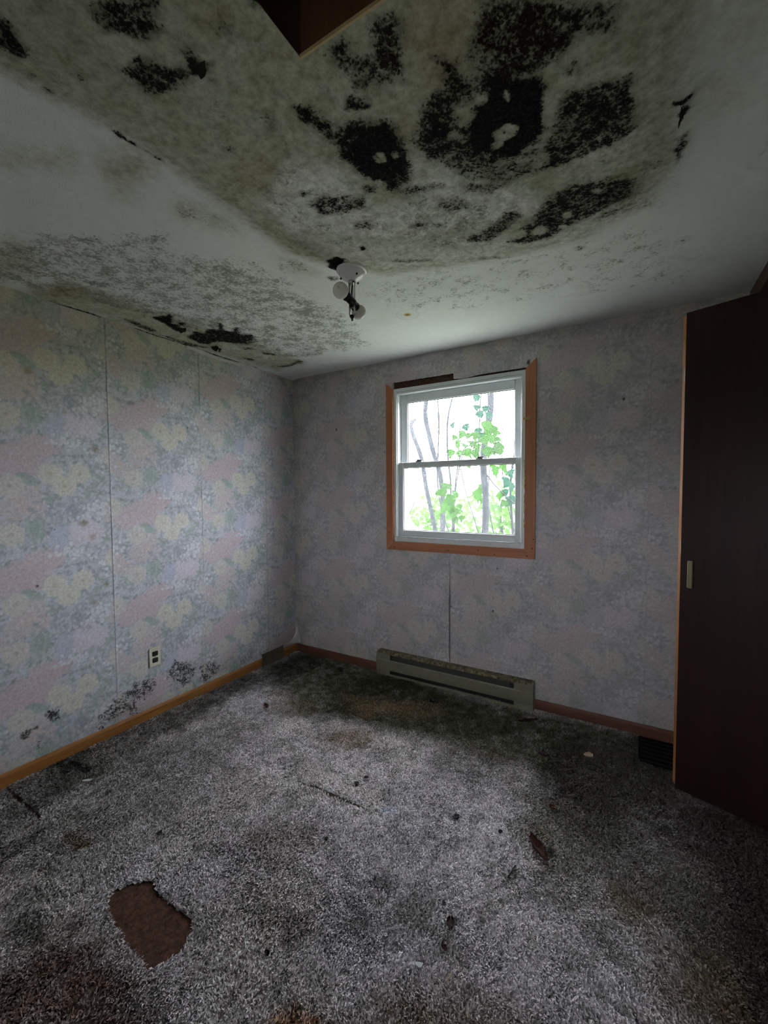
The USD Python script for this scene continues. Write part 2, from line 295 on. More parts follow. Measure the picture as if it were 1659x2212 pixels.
# ------------------------------------------------------------------ the printed wallpaper: one repeat drawn as numbers
SHEET, REP, SEAM0 = 0.566, 0.555, 1.216
rng = np.random.default_rng(7)
def lin(r, g, b):
    c = np.array([r, g, b])/255.0
    return np.where(c <= 0.04045, c/12.92, ((c+0.055)/1.055)**2.4)
NT = 220
TU, TV = np.meshgrid((np.arange(NT)+0.5)/NT, (np.arange(NT)+0.5)/NT, indexing='ij')   # u across the sheet, v down the repeat
TILE = np.zeros((NT, NT, 3)); TILE[:] = lin(172, 176, 190)
def local(u, v, ang=0.0):
    du = ((TU-u+0.5) % 1-0.5)*SHEET; dv = ((TV-v+0.5) % 1-0.5)*REP
    c, s = math.cos(ang), math.sin(ang)
    return du*c+dv*s, -du*s+dv*c
def blend(mask, col):
    global TILE
    TILE = TILE*(1-mask[..., None]) + np.asarray(col)*mask[..., None]
def leaf_print(u, v, L, Wd, ang, col, a=0.8):
    x, y = local(u, v, ang); t = np.clip((x+L/2)/L, 0, 1)
    half = Wd/2*np.sin(math.pi*t)**0.8; inside = (np.abs(x) < L/2)
    mask = sm(half-np.abs(y), -0.001, 0.0015)*inside*a
    shade = 1 - 0.10*sm(0.0025-np.abs(y), 0, 0.002) + 0.06*np.sign(y)
    blend(mask, np.asarray(col)*shade[..., None])
def bloom(u, v, R, col, heart, petals=6, a=0.85, rings=2, phase=0.0, ctr=0.22):
    x, y = local(u, v); r = np.hypot(x, y); th = np.arctan2(y, x)+phase
    edge = R*(0.86+0.14*np.abs(np.cos(petals*th/2))+0.03*np.sin(3*th+phase))
    mask = sm(edge-r, -0.001, 0.003)*a
    shade = np.ones_like(r)
    for k in range(rings):
        rk = R*(0.45+0.35*k)*(1+0.12*np.cos((petals+k)*th+1.7*k))
        shade -= 0.10*np.exp(-((r-rk)/0.0035)**2)
    shade -= 0.09*np.exp(-(np.abs(np.sin(petals*th/2))*r/0.003)**2)*(r > R*0.35)
    c = np.asarray(col)*shade[..., None]
    k = sm(R*ctr-r, -0.004, 0.006)[..., None]*0.8
    blend(mask, c*(1-k)+np.asarray(heart)*k)
def floret(u, v, R, col, a=0.8):
    x, y = local(u, v); r = np.hypot(x, y)
    blend(sm(R-r, -0.001, 0.001)*a, np.asarray(col)*(1-0.25*np.exp(-(r/(R*0.35))**2))[..., None])
greens = [lin(140, 156, 154), lin(150, 162, 164), lin(136, 150, 158), lin(158, 164, 172), lin(148, 154, 170), lin(128, 140, 146), lin(166, 170, 180)]
for k in range(1100):
    leaf_print(rng.random(), rng.random(), rng.uniform(.014, .042), rng.uniform(.007, .017), rng.uniform(0, 6.3), greens[rng.integers(7)]*rng.uniform(.82, 1.12), 0.7)
for k in range(300):
    floret(rng.random(), rng.random(), rng.uniform(.004, .008), lin(196, 198, 206)*rng.uniform(.85, 1.05), 0.5)
# pink peony bands
for u, v, R in ((.42, .79, .075), (.28, .88, .085), (.52, .74, .055), (.13, .93, .07), (.36, .93, .06)):
    bloom(u, v, R, lin(196, 164, 176)*rng.uniform(.95, 1.05), lin(196, 152, 160), 9, .72, 3, u*9, .15)
for u, v, R in ((.02, .37, .06), (.10, .43, .05), (.34, .20, .07), (.27, .30, .062), (.40, .30, .05)):
    bloom(u, v, R, lin(192, 172, 172)*rng.uniform(.97, 1.04), lin(190, 160, 156), 8, .68, 3, u*7, .15)
# lilac iris and pale lavender
for u, v, R in ((.60, .55, .062), (.57, .62, .05)): bloom(u, v, R, lin(164, 172, 202), lin(150, 160, 196), 5, .72, 2, u*5, .2)
for u, v, R in ((.76, .50, .07), (.85, .56, .06), (.72, .58, .05)): bloom(u, v, R, lin(198, 186, 204), lin(186, 168, 190), 6, .7, 2, u*3, .2)
# blue grey undergrowth
for k in range(60):
    leaf_print(.62+.16*rng.normal(), .33+.06*rng.normal(), .035, .015, rng.uniform(0, 6.3), lin(138, 148, 168), .6)
for u, v, L, Wd, a in ((.37, .06, .09, .045, .5), (.33, .02, .07, .035, .2), (.36, .49, .13, .032, 1.45), (.44, .50, .13, .034, 1.7), (.40, .46, .10, .03, 1.57), (.17, .60, .05, .03, .9), (.12, .55, .045, .026, 2.2),
        (.86, .10, .07, .03, 2.6), (.90, .02, .06, .028, .7), (.80, .19, .06, .03, 1.9), (.95, .62, .06, .03, .4), (.50, .22, .06, .03, 1.2)):
    leaf_print(u, v, L, Wd, a, lin(138, 166, 154)*rng.uniform(.94, 1.05), .78)
# white floret sprays
for cu, cv, su, sv, n_ in ((.87, .34, .09, .05, 46), (.66, .72, .09, .05, 40), (.95, .85, .05, .05, 16), (.06, .22, .05, .04, 14)):
    for k in range(n_):
        u, v = cu+su*rng.normal()*.8, cv+sv*rng.normal()*.8
        floret(u, v, .0105, lin(150, 156, 172), .55); floret(u, v, .0085, lin(206, 207, 216), .8)
# cream and yellow roses
for u, v, R in ((.24, .11, .056), (.23, .52, .058), (.02, .81, .055)): bloom(u, v, R, lin(194, 187, 176), lin(176, 158, 138), 6, .82, 2, u*11)
for u, v, R in ((.62, .11, .055), (.52, .0, .057), (.74, -.01, .056)): bloom(u, v, R, lin(198, 194, 174), lin(182, 168, 132), 7, .9, 2, u*13)
_m = TILE.mean(axis=(0, 1)); _g = TILE.mean(axis=2, keepdims=True); TILE = _g+(TILE-_g)*0.54
TILE = _m+(TILE-_m)*0.92
TILE *= (0.94+0.12*rng.random((NT, NT, 1)))*np.array([1.40, 1.40, 1.39])
def paper(u_m, z, sheet_index):
    """Albedo of the print at u metres along a wall and height z; every other sheet drops by half a repeat."""
    u = u_m/SHEET; v = (1.729-z)/REP + 0.5*(sheet_index % 2)
    x = (u % 1)*NT-0.5; y = (v % 1)*NT-0.5
    i, j = np.floor(x).astype(int), np.floor(y).astype(int); a, b = (x-i)[:, None], (y-j)[:, None]
    g = lambda p, q: TILE[p % NT, q % NT]
    return (g(i, j)*(1-a)+g(i+1, j)*a)*(1-b)+(g(i, j+1)*(1-a)+g(i+1, j+1)*a)*b

# ------------------------------------------------------------------ wall on the left, in wallpaper sheets
def wall_stains(P, blobs, seed):
    w = (fb(P, 30, seed)-0.5)*0.05 + (fb(P, 9, seed+1)-0.5)*0.05
    mo = np.zeros(len(P))
    for poly, wt, soft in blobs: mo = np.maximum(mo, wt*poly_mask(P, poly, soft, w))
    return mo
left_mould = [(left_pts(p), wt, s) for p, wt, s in (
    ([(30, 1600), (45, 1580), (70, 1568), (80, 1575), (62, 1590), (45, 1600)], 0.66, .02),
    ([(92, 1545), (105, 1528), (125, 1535), (135, 1548), (115, 1560)], 0.64, .025),
    ([(60, 1610), (85, 1600), (95, 1625), (75, 1640)], 0.45, .03),
    ([(205, 1575), (212, 1545), (240, 1520), (248, 1500), (275, 1490), (305, 1470), (330, 1455), (345, 1470), (335, 1500), (300, 1515), (315, 1538), (270, 1545), (235, 1565), (215, 1582)], 0.56, .03),
    ([(358, 1450), (375, 1430), (400, 1425), (425, 1440), (415, 1470), (395, 1490), (380, 1470), (360, 1468)], 0.58, .03),
    ([(430, 1440), (445, 1428), (480, 1430), (495, 1418), (495, 1435), (470, 1455), (445, 1475), (430, 1470)], 0.55, .03),
    ([(500, 1430), (540, 1408), (550, 1418), (520, 1440)], 0.42, .02),
    ([(270, 1540), (300, 1525), (312, 1540), (280, 1555)], 0.55, .02))]
wl = thing('wall_left', 'left wall papered with faded floral wallpaper, black mould along its foot', None, kind='structure')
obj('drywall', bx(-0.10, -0.004, YB-0.1, D+0.1, 0, H+0.05), MAT_DRY, wl)
seams = [SEAM0 + SHEET*k for k in range(-3, 4)]
for k, (y0, y1) in enumerate(zip(seams[:-1], seams[1:])):
    y0, y1 = max(y0, YB), min(y1, D)
    if y1 - y0 < 0.02: continue
    d = 0.005 if y1 > 0.7 else 0.008
    P, F_ = grid(steps(y0, y1, d), steps(0.0, H, d))
    y, z = P[:, 0], P[:, 1]
    col = paper(y-SEAM0, z, k-3)
    # paper darker and yellower towards the top of the wall
    yl = sm(z + 0.35*(1.3-y) + 0.35*(fb(P, 3, 5)-0.5), 1.55, 2.35)
    col = col*(1-yl[:, None]) + col*np.array([0.86, 0.84, 0.66])*yl[:, None]
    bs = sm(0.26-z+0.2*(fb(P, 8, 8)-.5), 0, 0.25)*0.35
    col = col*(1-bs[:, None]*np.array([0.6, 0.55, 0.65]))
    for sy in (y0, y1):                                      # grimy seam
        col *= (1-(0.10 if abs(sy-SEAM0-SHEET) < .01 else 0.24)*np.exp(-((y-sy)/0.0035)**2)*sm(fb(P, 3, 3), .3, .6))[:, None]
    for qx, qy, qr in ((80, 1266, .006), (405, 924, .005), (118, 1144, .003)):
        q = left_pts([(qx, qy)])[0]; col *= (1-0.9*sm(qr-np.hypot(y-q[0], z-q[1]), -.002, .002))[:, None]
    for qx, qy, qr in ((205, 970, .02), (180, 1130, .018), (200, 1160, .016), (285, 870, .014), (308, 865, .01), (230, 1262, .012), (205, 1300, .012), (60, 800, .02)):
        q = left_pts([(qx, qy)])[0]; col *= 1-np.array([.3, .38, .5])*sm(qr*(.5+fb(P, 60, 2))-np.hypot(y-q[0], z-q[1]), -.01, .012)[:, None]
    x = 0.001 + 0.0018*np.exp(-((y-y0)/0.006)**2) + 0.0004*np.exp(-((y-y1)/0.01)**2) + 0.003*(fb(P, 5, 11)-0.5)
    if k == 4: x = x + 0.006*np.exp(-((y-y1)/0.03)**2)*sm(z, 1.7, 2.2)
    mo = wall_stains(P, left_mould, 21)
    obj('wallpaper_sheet', (np.c_[x, y, z], F_), MAT_PAPER, wl, smooth=True, primvars={'tint': np.clip(col*0.93, 0, 1), 'stain': np.c_[yl, 0*yl, mo]})
# paper peeling from the wall at its top edge and curling at the foot of the corner
def paper_strip(rows, mat_part, name, parent, cols=None):
    rows = np.array(rows); n, m_, _ = rows.shape
    f = []
    for i in range(n-1):
        for j in range(m_-1):
            a = i*m_+j; f += [(a, a+1, a+m_+1), (a, a+m_+1, a+m_)]
    return obj(name, (rows.reshape(-1, 3), np.array(f)), mat_part, parent, smooth=True)
rows = []
for t in np.linspace(0, 1, 26):
    y = 1.70 + 0.62*t; bulge = 0.016*math.sin(math.pi*t)**0.7*(0.7+0.3*math.sin(9*t))
    rows.append([(0.004+bulge*s*s, y, 2.277-0.008*math.sin(5*t)-.010*t+0.018*s*(1+.2*math.sin(11*t))) for s in np.linspace(0, 1, 7)])
paper_strip(rows, MAT_PAPER_BACK, 'peeling_paper', wl)
rows = []
for t in np.linspace(0, 1, 14):
    rows.append([(0.004+0.05*s*t*t+0.012*math.sin(2.5*s)*t, 2.66-0.16*(1-t)*s-0.004, 0.07+0.02*(1-t)+0.20*t*(1-s)+0.02*s) for s in np.linspace(0, 1, 8)])
paper_strip(rows, MAT_PAPER_BACK, 'curled_paper', wl)

# ------------------------------------------------------------------ back wall with the window opening
WX0, WX1, WZ0, WZ1 = 0.967, 1.892, 0.998, 2.092
wb = thing('wall_back', 'back wall in faded floral wallpaper around the window', None, kind='structure')
body = cat_([bx(-0.1, WX0, D+0.004, D+0.14, 0, H+0.05), bx(WX1, XR+0.7, D+0.004, D+0.14, 0, H+0.05), bx(WX0, WX1, D+0.004, D+0.14, 0, WZ0), bx(WX0, WX1, D+0.03, D+0.14, WZ1, H+0.05)])
obj('drywall', body, MAT_DRY, wb)
NX1, NZ1 = 1.424, 2.138                                            # torn notch above the frame
obj('rotten_header', bx(WX0-.02, WX1, D+0.012, D+0.03, WZ1-.004, 2.18), MAT_ROT, wb, label='dark rotten wood in the torn slot above the window')
bseam = [1.402+SHEET*k for k in range(-3, 4)]
back_dots = [(727, 928, .006), (1348, 862, .006), (975, 1310, .004), (1065, 1320, .006), (1074, 1228, .004), (1142, 783, .01)]
for k, (x0, x1) in enumerate(zip(bseam[:-1], bseam[1:])):
    x0, x1 = max(x0, 0.0), min(x1, XR)
    if x1 - x0 < 0.02: continue
    def keep(a, b):
        hole = (a > WX0) & (a < WX1) & (b > WZ0) & (b < WZ1+0.012)
        notch = (a > 0.957) & (a < NX1) & (b > WZ1-0.02) & (b < NZ1)
        return ~(hole | notch)
    P, F_ = grid(steps(x0, x1, 0.0058, (WX0, WX1, 0.957, NX1)), steps(0.0, H, 0.0058, (WZ0, WZ1+0.012, NZ1)), keep)
    x, z = P[:, 0], P[:, 1]
    z2 = z.copy()
    top = np.abs(z-(WZ1+0.012)) < 1e-6; z2[top & (x > NX1)] -= 0.009*np.exp(-((x[top & (x > NX1)]-1.50)/0.07)**2)
    nt = np.abs(z-NZ1) < 1e-6; z2[nt & (x > .956) & (x < NX1+1e-6)] += 0.006*(fb(P[nt & (x > .956) & (x < NX1+1e-6)], 40, 6)-0.5)
    col = paper(x-1.402, z-0.05, k-3)
    grey = col.mean(1, keepdims=True); col = grey + (col-grey)*0.85
    cm_ = col.mean(0); col = (cm_+(col-cm_)*0.72)*np.array([1.03, 0.975, 0.96])
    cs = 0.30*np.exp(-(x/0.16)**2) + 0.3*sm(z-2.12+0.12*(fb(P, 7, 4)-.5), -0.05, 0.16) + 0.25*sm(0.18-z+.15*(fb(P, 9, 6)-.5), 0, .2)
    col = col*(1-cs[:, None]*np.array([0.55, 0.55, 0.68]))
    for qx, qy, qr in back_dots:
        q = back_pts([(qx, qy)])[0]; col *= (1-0.93*sm(qr-np.hypot(x-q[0], (z-q[1])*.7), -.002, .002))[:, None]
    for sx in (x0, x1): col *= (1-0.08*np.exp(-((x-sx)/0.003)**2))[:, None]
    y = D - 0.001 - 0.0008*np.exp(-((x-x0)/0.006)**2) - 0.003*(fb(P, 5, 31)-0.5)
    if abs(x1-1.402) < 1e-6:                                       # the sheet that has come loose below the window
        y = y - 0.017*np.exp(-((x-x1)/0.035)**2)*sm(z, 0.10, 0.30)*sm(0.93-z, 0, 0.35)
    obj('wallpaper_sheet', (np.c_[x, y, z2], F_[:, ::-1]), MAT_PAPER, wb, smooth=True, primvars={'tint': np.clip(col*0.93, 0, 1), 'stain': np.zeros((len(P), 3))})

# ------------------------------------------------------------------ ceiling
HX0, HX1, HY0, HY1 = 1.828, 2.56, 0.02, 0.738                     # attic hatch opening
P, F_ = grid(np.unique(np.r_[steps(-0.02, XR+.02, 0.0065, (HX0, HX1))]), steps(YB, D+.01, 0.0065, (HY0, HY1)), lambda a, b: ~((a > HX0) & (a < HX1) & (b > HY0) & (b < HY1)))
w1 = (fb(P, 14, 1)-0.5)*0.10; w2 = (fb(P, 40, 2, 5)-0.5)*0.035; w3 = (fb(P, 4, 3)-0.5)*0.16
zone = ceil_pts([(-300, 60), (0, 140), (130, 205), (240, 268), (350, 340), (470, 425), (560, 490), (630, 540), (700, 562), (830, 585), (960, 570), (1100, 545), (1250, 515), (1390, 440), (1465, 330), (1490, 180), (1500, 40), (1560, -260), (600, -500)])
st = poly_mask(P, zone, 0.05, w2*1.2+w3*.15)
def many(lst, pts_of, warp, dflt_soft, floor_soft=0.0):
    out = np.zeros(len(P))
    for poly, wt, *s in lst: out = np.maximum(out, wt*poly_mask(P, pts_of(poly), max(s[0] if s else dflt_soft, floor_soft), warp))
    return out
olive = many([(ell(120, 345, 55, 22), .55), (ell(270, 360, 60, 45), .75), (ell(20, 335, 35, 22), .6), (ell(440, 465, 80, 22, rot=.3), .5), (ell(265, 415, 35, 15), .5), (ell(130, 640, 45, 20), .8),
    (ell(20, 560, 60, 40), .6), (ell(1580, 40, 120, 90), .35), (ell(1560, 190, 60, 50), .35), (ell(640, 575, 50, 15, rot=.4), .35), (ell(1490, 560, 60, 14), .2), ([(60, 630), (300, 708), (400, 744), (600, 800), (660, 782), (520, 730), (350, 675), (150, 610)], .85),
    ([(560, 470), (700, 555), (860, 585), (850, 560), (700, 520), (600, 440)], .16)], ceil_pts, w1, 0.06)
brown = many([(ell(940, 60, 80, 110), .8), (ell(1000, 200, 100, 80), .35), (ell(600, 110, 45, 35), .5), (ell(560, 360, 60, 50), .5), (ell(640, 520, 70, 18, rot=.45), .45), (ell(760, 540, 60, 18), .45), (ell(140, 630, 40, 14), .9),
    (ell(870, 240, 60, 50), .45), (ell(330, 150, 70, 50), .3), (ell(180, 150, 60, 30), .35), (ell(470, 20, 60, 40), .4), (ell(660, 355, 60, 30), .35)], ceil_pts, w1, 0.07)
chalk = many([([(640, 330), (760, 360), (800, 430), (880, 420), (960, 330), (1010, 380), (1130, 400), (1180, 430), (1060, 470), (900, 500), (760, 500), (620, 480), (560, 420)], .95), (ell(1330, 300, 130, 22, rot=-.35), .4),
    (ell(300, 110, 130, 60), .15), ([(900, 330), (1010, 350), (1040, 390), (900, 410)], .8), ([(1130, 500), (1400, 410), (1460, 380), (1440, 460), (1200, 540)], .5), ([(620, 480), (760, 500), (900, 500), (1050, 480), (1150, 520), (1000, 560), (830, 575), (720, 545)], .6)], ceil_pts, w1, 0.05)
mo = many([
    ([(-20, 5), (20, 25), (45, 60), (66, 90), (40, 102), (10, 85), (-20, 80)], .8), (ell(270, -5, 75, 18), .7), ([(190, 0), (320, -10), (345, 45), (330, 70), (300, 75), (270, 50), (225, 40)], .68),
    ([(262, 130), (285, 105), (310, 100), (345, 115), (385, 128), (400, 85), (430, 110), (452, 125), (432, 152), (400, 170), (350, 190), (300, 172)], .66), ([(388, 82), (400, 95), (430, 130), (440, 150), (428, 150), (405, 125), (385, 95)], 1.2, .01),
    (ell(482, 65, 15, 22, rot=-.4), .6), ([(515, -10), (600, -10), (600, 18), (560, 14)], .7), ([(236, 272), (258, 275), (300, 306), (290, 308), (255, 290)], .8, .012), ([(305, 312), (350, 332), (355, 345), (335, 335)], .6, .014),
    (ell(70, 148, 10, 6), .6), (ell(175, 145, 9, 6), .55), ([(98, 176), (120, 185), (136, 202), (115, 192)], .55, .012), (ell(580, 255, 18, 28, rot=-.5), .5), (ell(492, 305, 14, 11), .55), (ell(655, 400, 6, 5), .9, .008), (ell(783, 520, 5, 4), .9, .008), (ell(480, 236, 4, 4), .5, .008),
    ([(700, 95), (745, 70), (760, 110), (800, 100), (800, 60), (830, 20), (875, 40), (872, 165), (830, 175), (770, 195), (745, 160), (705, 135)], .60, .03), ([(800, 40), (830, 25), (868, 40), (868, 150), (810, 150)], .68, .02), ([(742, 198), (795, 200), (798, 220), (748, 230)], .70, .012),
    ([(630, 222), (668, 222), (715, 250), (728, 275), (720, 300), (690, 280), (640, 240)], .70, .02), ([(720, 280), (750, 250), (800, 240), (830, 255), (865, 290), (888, 330), (880, 370), (850, 395), (810, 370), (770, 350), (735, 320)], .88, .03), (ell(812, 305, 55, 55), 1.35, .05),
    ([(845, 300), (885, 320), (890, 370), (850, 395), (830, 360)], .74, .03), ([(660, 425), (690, 405), (745, 400), (790, 405), (795, 430), (760, 440), (700, 450)], .60, .025), ([(780, 380), (820, 372), (815, 400), (785, 402)], .6, .02), (ell(785, 468, 26, 14), .52),
    ([(1045, -20), (1345, -20), (1325, 48), (1250, 52), (1240, 82), (1190, 112), (1160, 135), (1060, 160), (1000, 110)], .72, .03), ([(935, 115), (975, 105), (1000, 150), (1050, 140), (1090, 130), (1180, 145), (1178, 245), (1150, 300), (1110, 330), (1030, 350), (1000, 330), (920, 320), (890, 285), (905, 215), (960, 165)], .72, .03),
    ([(1060, 165), (1165, 145), (1176, 235), (1155, 290), (1100, 320), (1060, 300), (1020, 320), (1010, 260), (1030, 210)], 1.4, .03), (ell(1080, 160, 40, 20), 1.2, .04), (ell(952, 258, 28, 26), 1.15, .04),
    ([(920, 300), (1010, 290), (1080, 330), (1140, 300), (1190, 280), (1180, 350), (1090, 385), (1010, 370), (915, 325)], .58, .03), ([(1195, 245), (1205, 190), (1260, 160), (1370, 130), (1376, 255), (1340, 285), (1240, 330), (1150, 365), (1160, 300), (1190, 270)], .66, .02), ([(1255, 175), (1368, 150), (1372, 250), (1250, 300), (1215, 280)], .74, .05),
    ([(870, 380), (960, 375), (960, 390), (880, 405), (850, 395)], .52), ([(1000, 372), (1100, 380), (1060, 405), (1000, 400)], .50),
    ([(1180, 410), (1240, 380), (1340, 362), (1378, 375), (1368, 405), (1330, 425), (1275, 455), (1250, 465), (1190, 500), (1130, 515), (1090, 510), (1150, 455)], .66, .025), ([(1200, 430), (1260, 420), (1230, 475), (1150, 500), (1130, 490)], .72, .02), ([(1000, 500), (1050, 478), (1090, 440), (1115, 430), (1130, 450), (1090, 485), (1060, 508), (1010, 512)], .58, .02), ([(1290, 450), (1340, 430), (1380, 420), (1330, 450), (1280, 472)], .5, .014),
    (ell(1240, 120, 16, 22), .58), (ell(1237, 132, 9, 10, rot=-.6), .9, .01), ([(1360, 62), (1378, 66), (1372, 74), (1362, 70)], .9, .008), (ell(905, 470, 25, 10), .5), (ell(945, 470, 16, 7), .55), (ell(980, 425, 40, 16), .48), (ell(1050, 550, 60, 6), .42), (ell(890, 550, 50, 6), .45), (ell(1250, 533, 12, 7), .55),
    ([(1455, 208), (1495, 192), (1498, 198), (1482, 212), (1488, 222), (1470, 255), (1465, 250), (1470, 222)], .85, .010), ([(1462, 290), (1482, 278), (1485, 300), (1472, 315), (1475, 330), (1462, 345), (1458, 320)], .7, .012), ([(1380, 330), (1440, 330), (1430, 350), (1390, 350)], .42),
    ([(707, 552), (722, 542), (742, 545), (738, 560), (725, 580), (710, 572)], 1.0, .012), (ell(720, 600, 14, 6), .5, .01)], ceil_pts, w2, 0.022)
edge_mo = 0.74*many([([(268, 688), (290, 692), (335, 712), (330, 718), (300, 706), (272, 694)], .85, .012), ([(295, 690), (325, 706), (345, 718), (330, 712)], .9, .01), ([(330, 686), (355, 682), (366, 678), (374, 684), (372, 698), (385, 702), (398, 716), (380, 716), (355, 700)], 1.15, .010), ([(383, 696), (402, 698), (400, 706), (386, 702)], 1.0, .006),
    ([(404, 728), (418, 715), (440, 720), (446, 710), (470, 712), (468, 694), (482, 700), (486, 714), (500, 716), (505, 706), (516, 708), (520, 722), (545, 722), (552, 730), (530, 742), (505, 742), (470, 738), (450, 744), (430, 742)], 1.05, .012), ([(525, 718), (545, 720), (560, 738), (540, 744), (515, 744)], .7, .014), ([(518, 750), (545, 750), (556, 756), (530, 756)], .75, .008),
    ([(562, 759), (590, 763), (600, 768), (570, 766)], .9, .007), ([(520, 772), (545, 774), (555, 780), (535, 778)], .85, .006), ([(330, 716), (400, 736), (470, 755), (400, 745)], .75, .008), ([(590, 792), (620, 788), (645, 778), (650, 784), (620, 794)], .8, .008), ([(640, 776), (655, 780), (650, 786)], .8, .006), (ell(298, 670, 6, 3), .8, .006), (ell(200, 613, 6, 3), .9, .006), (ell(572, 740, 4, 2.5), .9, .005), ([(450, 690), (475, 702), (465, 714), (448, 704)], .6, .012)], ceil_pts, w2*0.9, 0.028, 0.020)
mo = np.maximum(mo, edge_mo)
mo = np.maximum(mo, .80*np.exp(-(P[:, 0]/.018)**2)*sm(fb(P, 7, 91), .25, .6)*sm(P[:, 1], .9, 1.05)*sm(2.40-P[:, 1], 0, .15))
holes = many([(ell(821, 320, 14, 13), 1, .01), (ell(1095, 186, 10, 13), 1, .012), (ell(1093, 262, 34, 18, rot=-.4), 1, .014), ([(1062, 290), (1078, 280), (1092, 290), (1085, 298), (1065, 300)], 1, .008), (ell(951, 259, 5, 5), 1, .006), (ell(1003, 225, 16, 28, rot=.25), 1, .02), (ell(1045, 105, 22, 14), .6, .03), (ell(1040, 190, 18, 14), .8, .02), (ell(985, 270, 16, 9), .8, .015),
    (ell(1226, 448, 9, 7), 1, .008), (ell(1166, 482, 18, 9, rot=-.3), 1, .01), (ell(1112, 492, 24, 9, rot=-.2), 1, .01), (ell(1216, 474, 8, 5), 1, .008), (ell(1290, 396, 8, 5), .9, .01), (ell(852, 312, 8, 8), .7, .01), ([(1172, 240), (1186, 245), (1200, 215), (1195, 175), (1180, 180)], 1, .015), (ell(1130, 330, 14, 7), .7, .01), ([(1150, 322), (1180, 305), (1185, 325), (1160, 345)], .6, .012), (ell(820, 376, 6, 8), 1, .01)], ceil_pts, w2*0.75, .012)
mo = mo*(1-holes*(0.72+0.28*sm(fb(P, 70, 77), .3, .6)))
# concentric growth rings and nail pops
ring = np.zeros(len(P)); nail = np.zeros(len(P))
for px, py, r0, k, wt in ((1010, 312, .06, 700, .35), (1078, 352, .07, 700, .6), (1133, 345, .055, 800, .75), (1170, 285, .05, 800, .5), (1205, 265, .05, 800, .45), (1033, 262, .05, 800, .4)):
    c = ceil_pts([(px, py)])[0]; r = np.hypot(*(P-c).T)
    ring = np.maximum(ring, wt*sm(r0-r, 0, .015)*(0.5+0.5*np.cos(r*k+3*fb(P, 25, 9))))
for px, py, r0 in ((1303, 330, .022), (1033, 438, .022), (880, 680, .06), (1425, 530, .03), (1475, 520, .025), (655, 400, .014)):
    c = ceil_pts([(px, py)])[0]; r = np.hypot(*(P-c).T)*(1+0.12*(fb(P, 12, 14)-.5))
    nail = np.maximum(nail, 0.30*(.3+fb(P, 30, 15))*np.exp(-((r-r0)/.0035)**2)); nail = np.maximum(nail, 0.2*np.exp(-((r-r0*.6)/.003)**2)); nail = np.maximum(nail, .8*sm(.006-r, -.002, .002))
mo = np.maximum(mo*(1-0.55*ring*(mo < 1)), 0)
growth = many([([(-200, 440), (0, 520), (130, 500), (220, 512), (350, 508), (360, 535), (440, 560), (520, 562), (560, 575), (630, 608), (660, 640), (720, 655), (770, 700), (800, 745), (640, 780), (560, 760), (420, 720), (300, 680), (150, 640), (0, 610), (-200, 560)], .62, .07), ([(400, 560), (520, 562), (640, 630), (760, 690), (700, 720), (520, 640), (420, 610)], .72, .06), (ell(625, 575, 35, 22), .45, .03), (ell(210, 535, 150, 30), .55, .06), (ell(440, 470, 70, 18, rot=.35), .5, .04), (ell(350, 510, 20, 14), .6, .03),
    ([(560, 300), (700, 330), (760, 420), (900, 440), (860, 540), (700, 520), (560, 430), (480, 360)], .30, .08), (ell(950, 600, 170, 25), .3, .05), (ell(720, 230, 120, 60), .2, .08), ([(860, 400), (1010, 400), (1100, 480), (1000, 540), (860, 500)], .42, .06), ([(800, 585), (1100, 555), (1420, 470), (1500, 540), (1480, 620), (1200, 640), (1000, 670), (850, 680), (780, 640)], .30, .08), ([(1320, 340), (1450, 330), (1440, 440), (1300, 450)], .4, .05)], ceil_pts, w1, .05)
base = np.empty((len(P), 3)); base[:] = (0.77, 0.785, 0.76)
mott = fb(P, 22, 17, 5)[:, None]
col = base*(1-0.52*st[:, None]*np.array([0.92, 0.92, 1.12])*(0.75+0.5*mott))
for wgt, c in ((olive, (.34, .34, .20)), (brown*st, (.30, .235, .155)), (brown*(1-st), (.36, .30, .2)), (chalk, (.72, .72, .69))):
    k = np.clip(wgt*(0.5+fb(P, 26, 23)), 0, .95)[:, None]*(0.8 if c[0] < .6 else .85); col = col*(1-k) + np.array(c)*k
halo = (sm(mo, .05, .6)*0.5)[:, None]; col = col*(1-halo*np.array([.75, .75, .8]))
co = ceil_pts([(880, 680)])[0]; r = np.hypot(*(P-co).T); k = sm(.022-r, -.004, .008)[:, None]; col = col*(1-k)+np.array([.52, .36, .14])*k
col *= (1-0.85*np.clip(nail, 0, 1))[:, None]
col *= (1-0.5*np.clip(ring*0.6, 0, 1)*(mo > .1))[:, None]
# sag of the wet board, proud tape joints, and the rounded drop at the corner
hd = np.hypot(np.maximum(np.maximum(HX0-P[:, 0], P[:, 0]-HX1), 0), np.maximum(np.maximum(HY0-P[:, 1], P[:, 1]-HY1), 0))
sag = 0.026*poly_mask(P, zone, 0.13, w3*.2)*(0.7+0.5*fb(P, 3, 40))*sm(hd, 0.0, 0.35)
near_h = sm(hd, 0, .1)
joint = 0.004*np.exp(-((P[:, 0]-1.32-.03*np.sin(P[:, 1]*2))/.03)**2)*sm(P[:, 1], .3, .5)*sm(1.6-P[:, 1], 0, .3)
pz = H - sag - joint - 0.006*near_h*(fb(P, 2.5, 44)-.5) - 0.0025*near_h*np.clip(mo, 0, 1)*fb(P, 60, 45) - 0.012*np.exp(-((P[:, 0])/.05)**2)*(fb(P, 6, 46))
redness = many([(ell(1100, 60, 130, 80), .8), (ell(820, 110, 90, 70), .55), (ell(690, 260, 50, 30), .4)], ceil_pts, w1, .08)
ce = thing('ceiling', 'stained sagging white ceiling covered in black mould colonies', None, kind='structure')
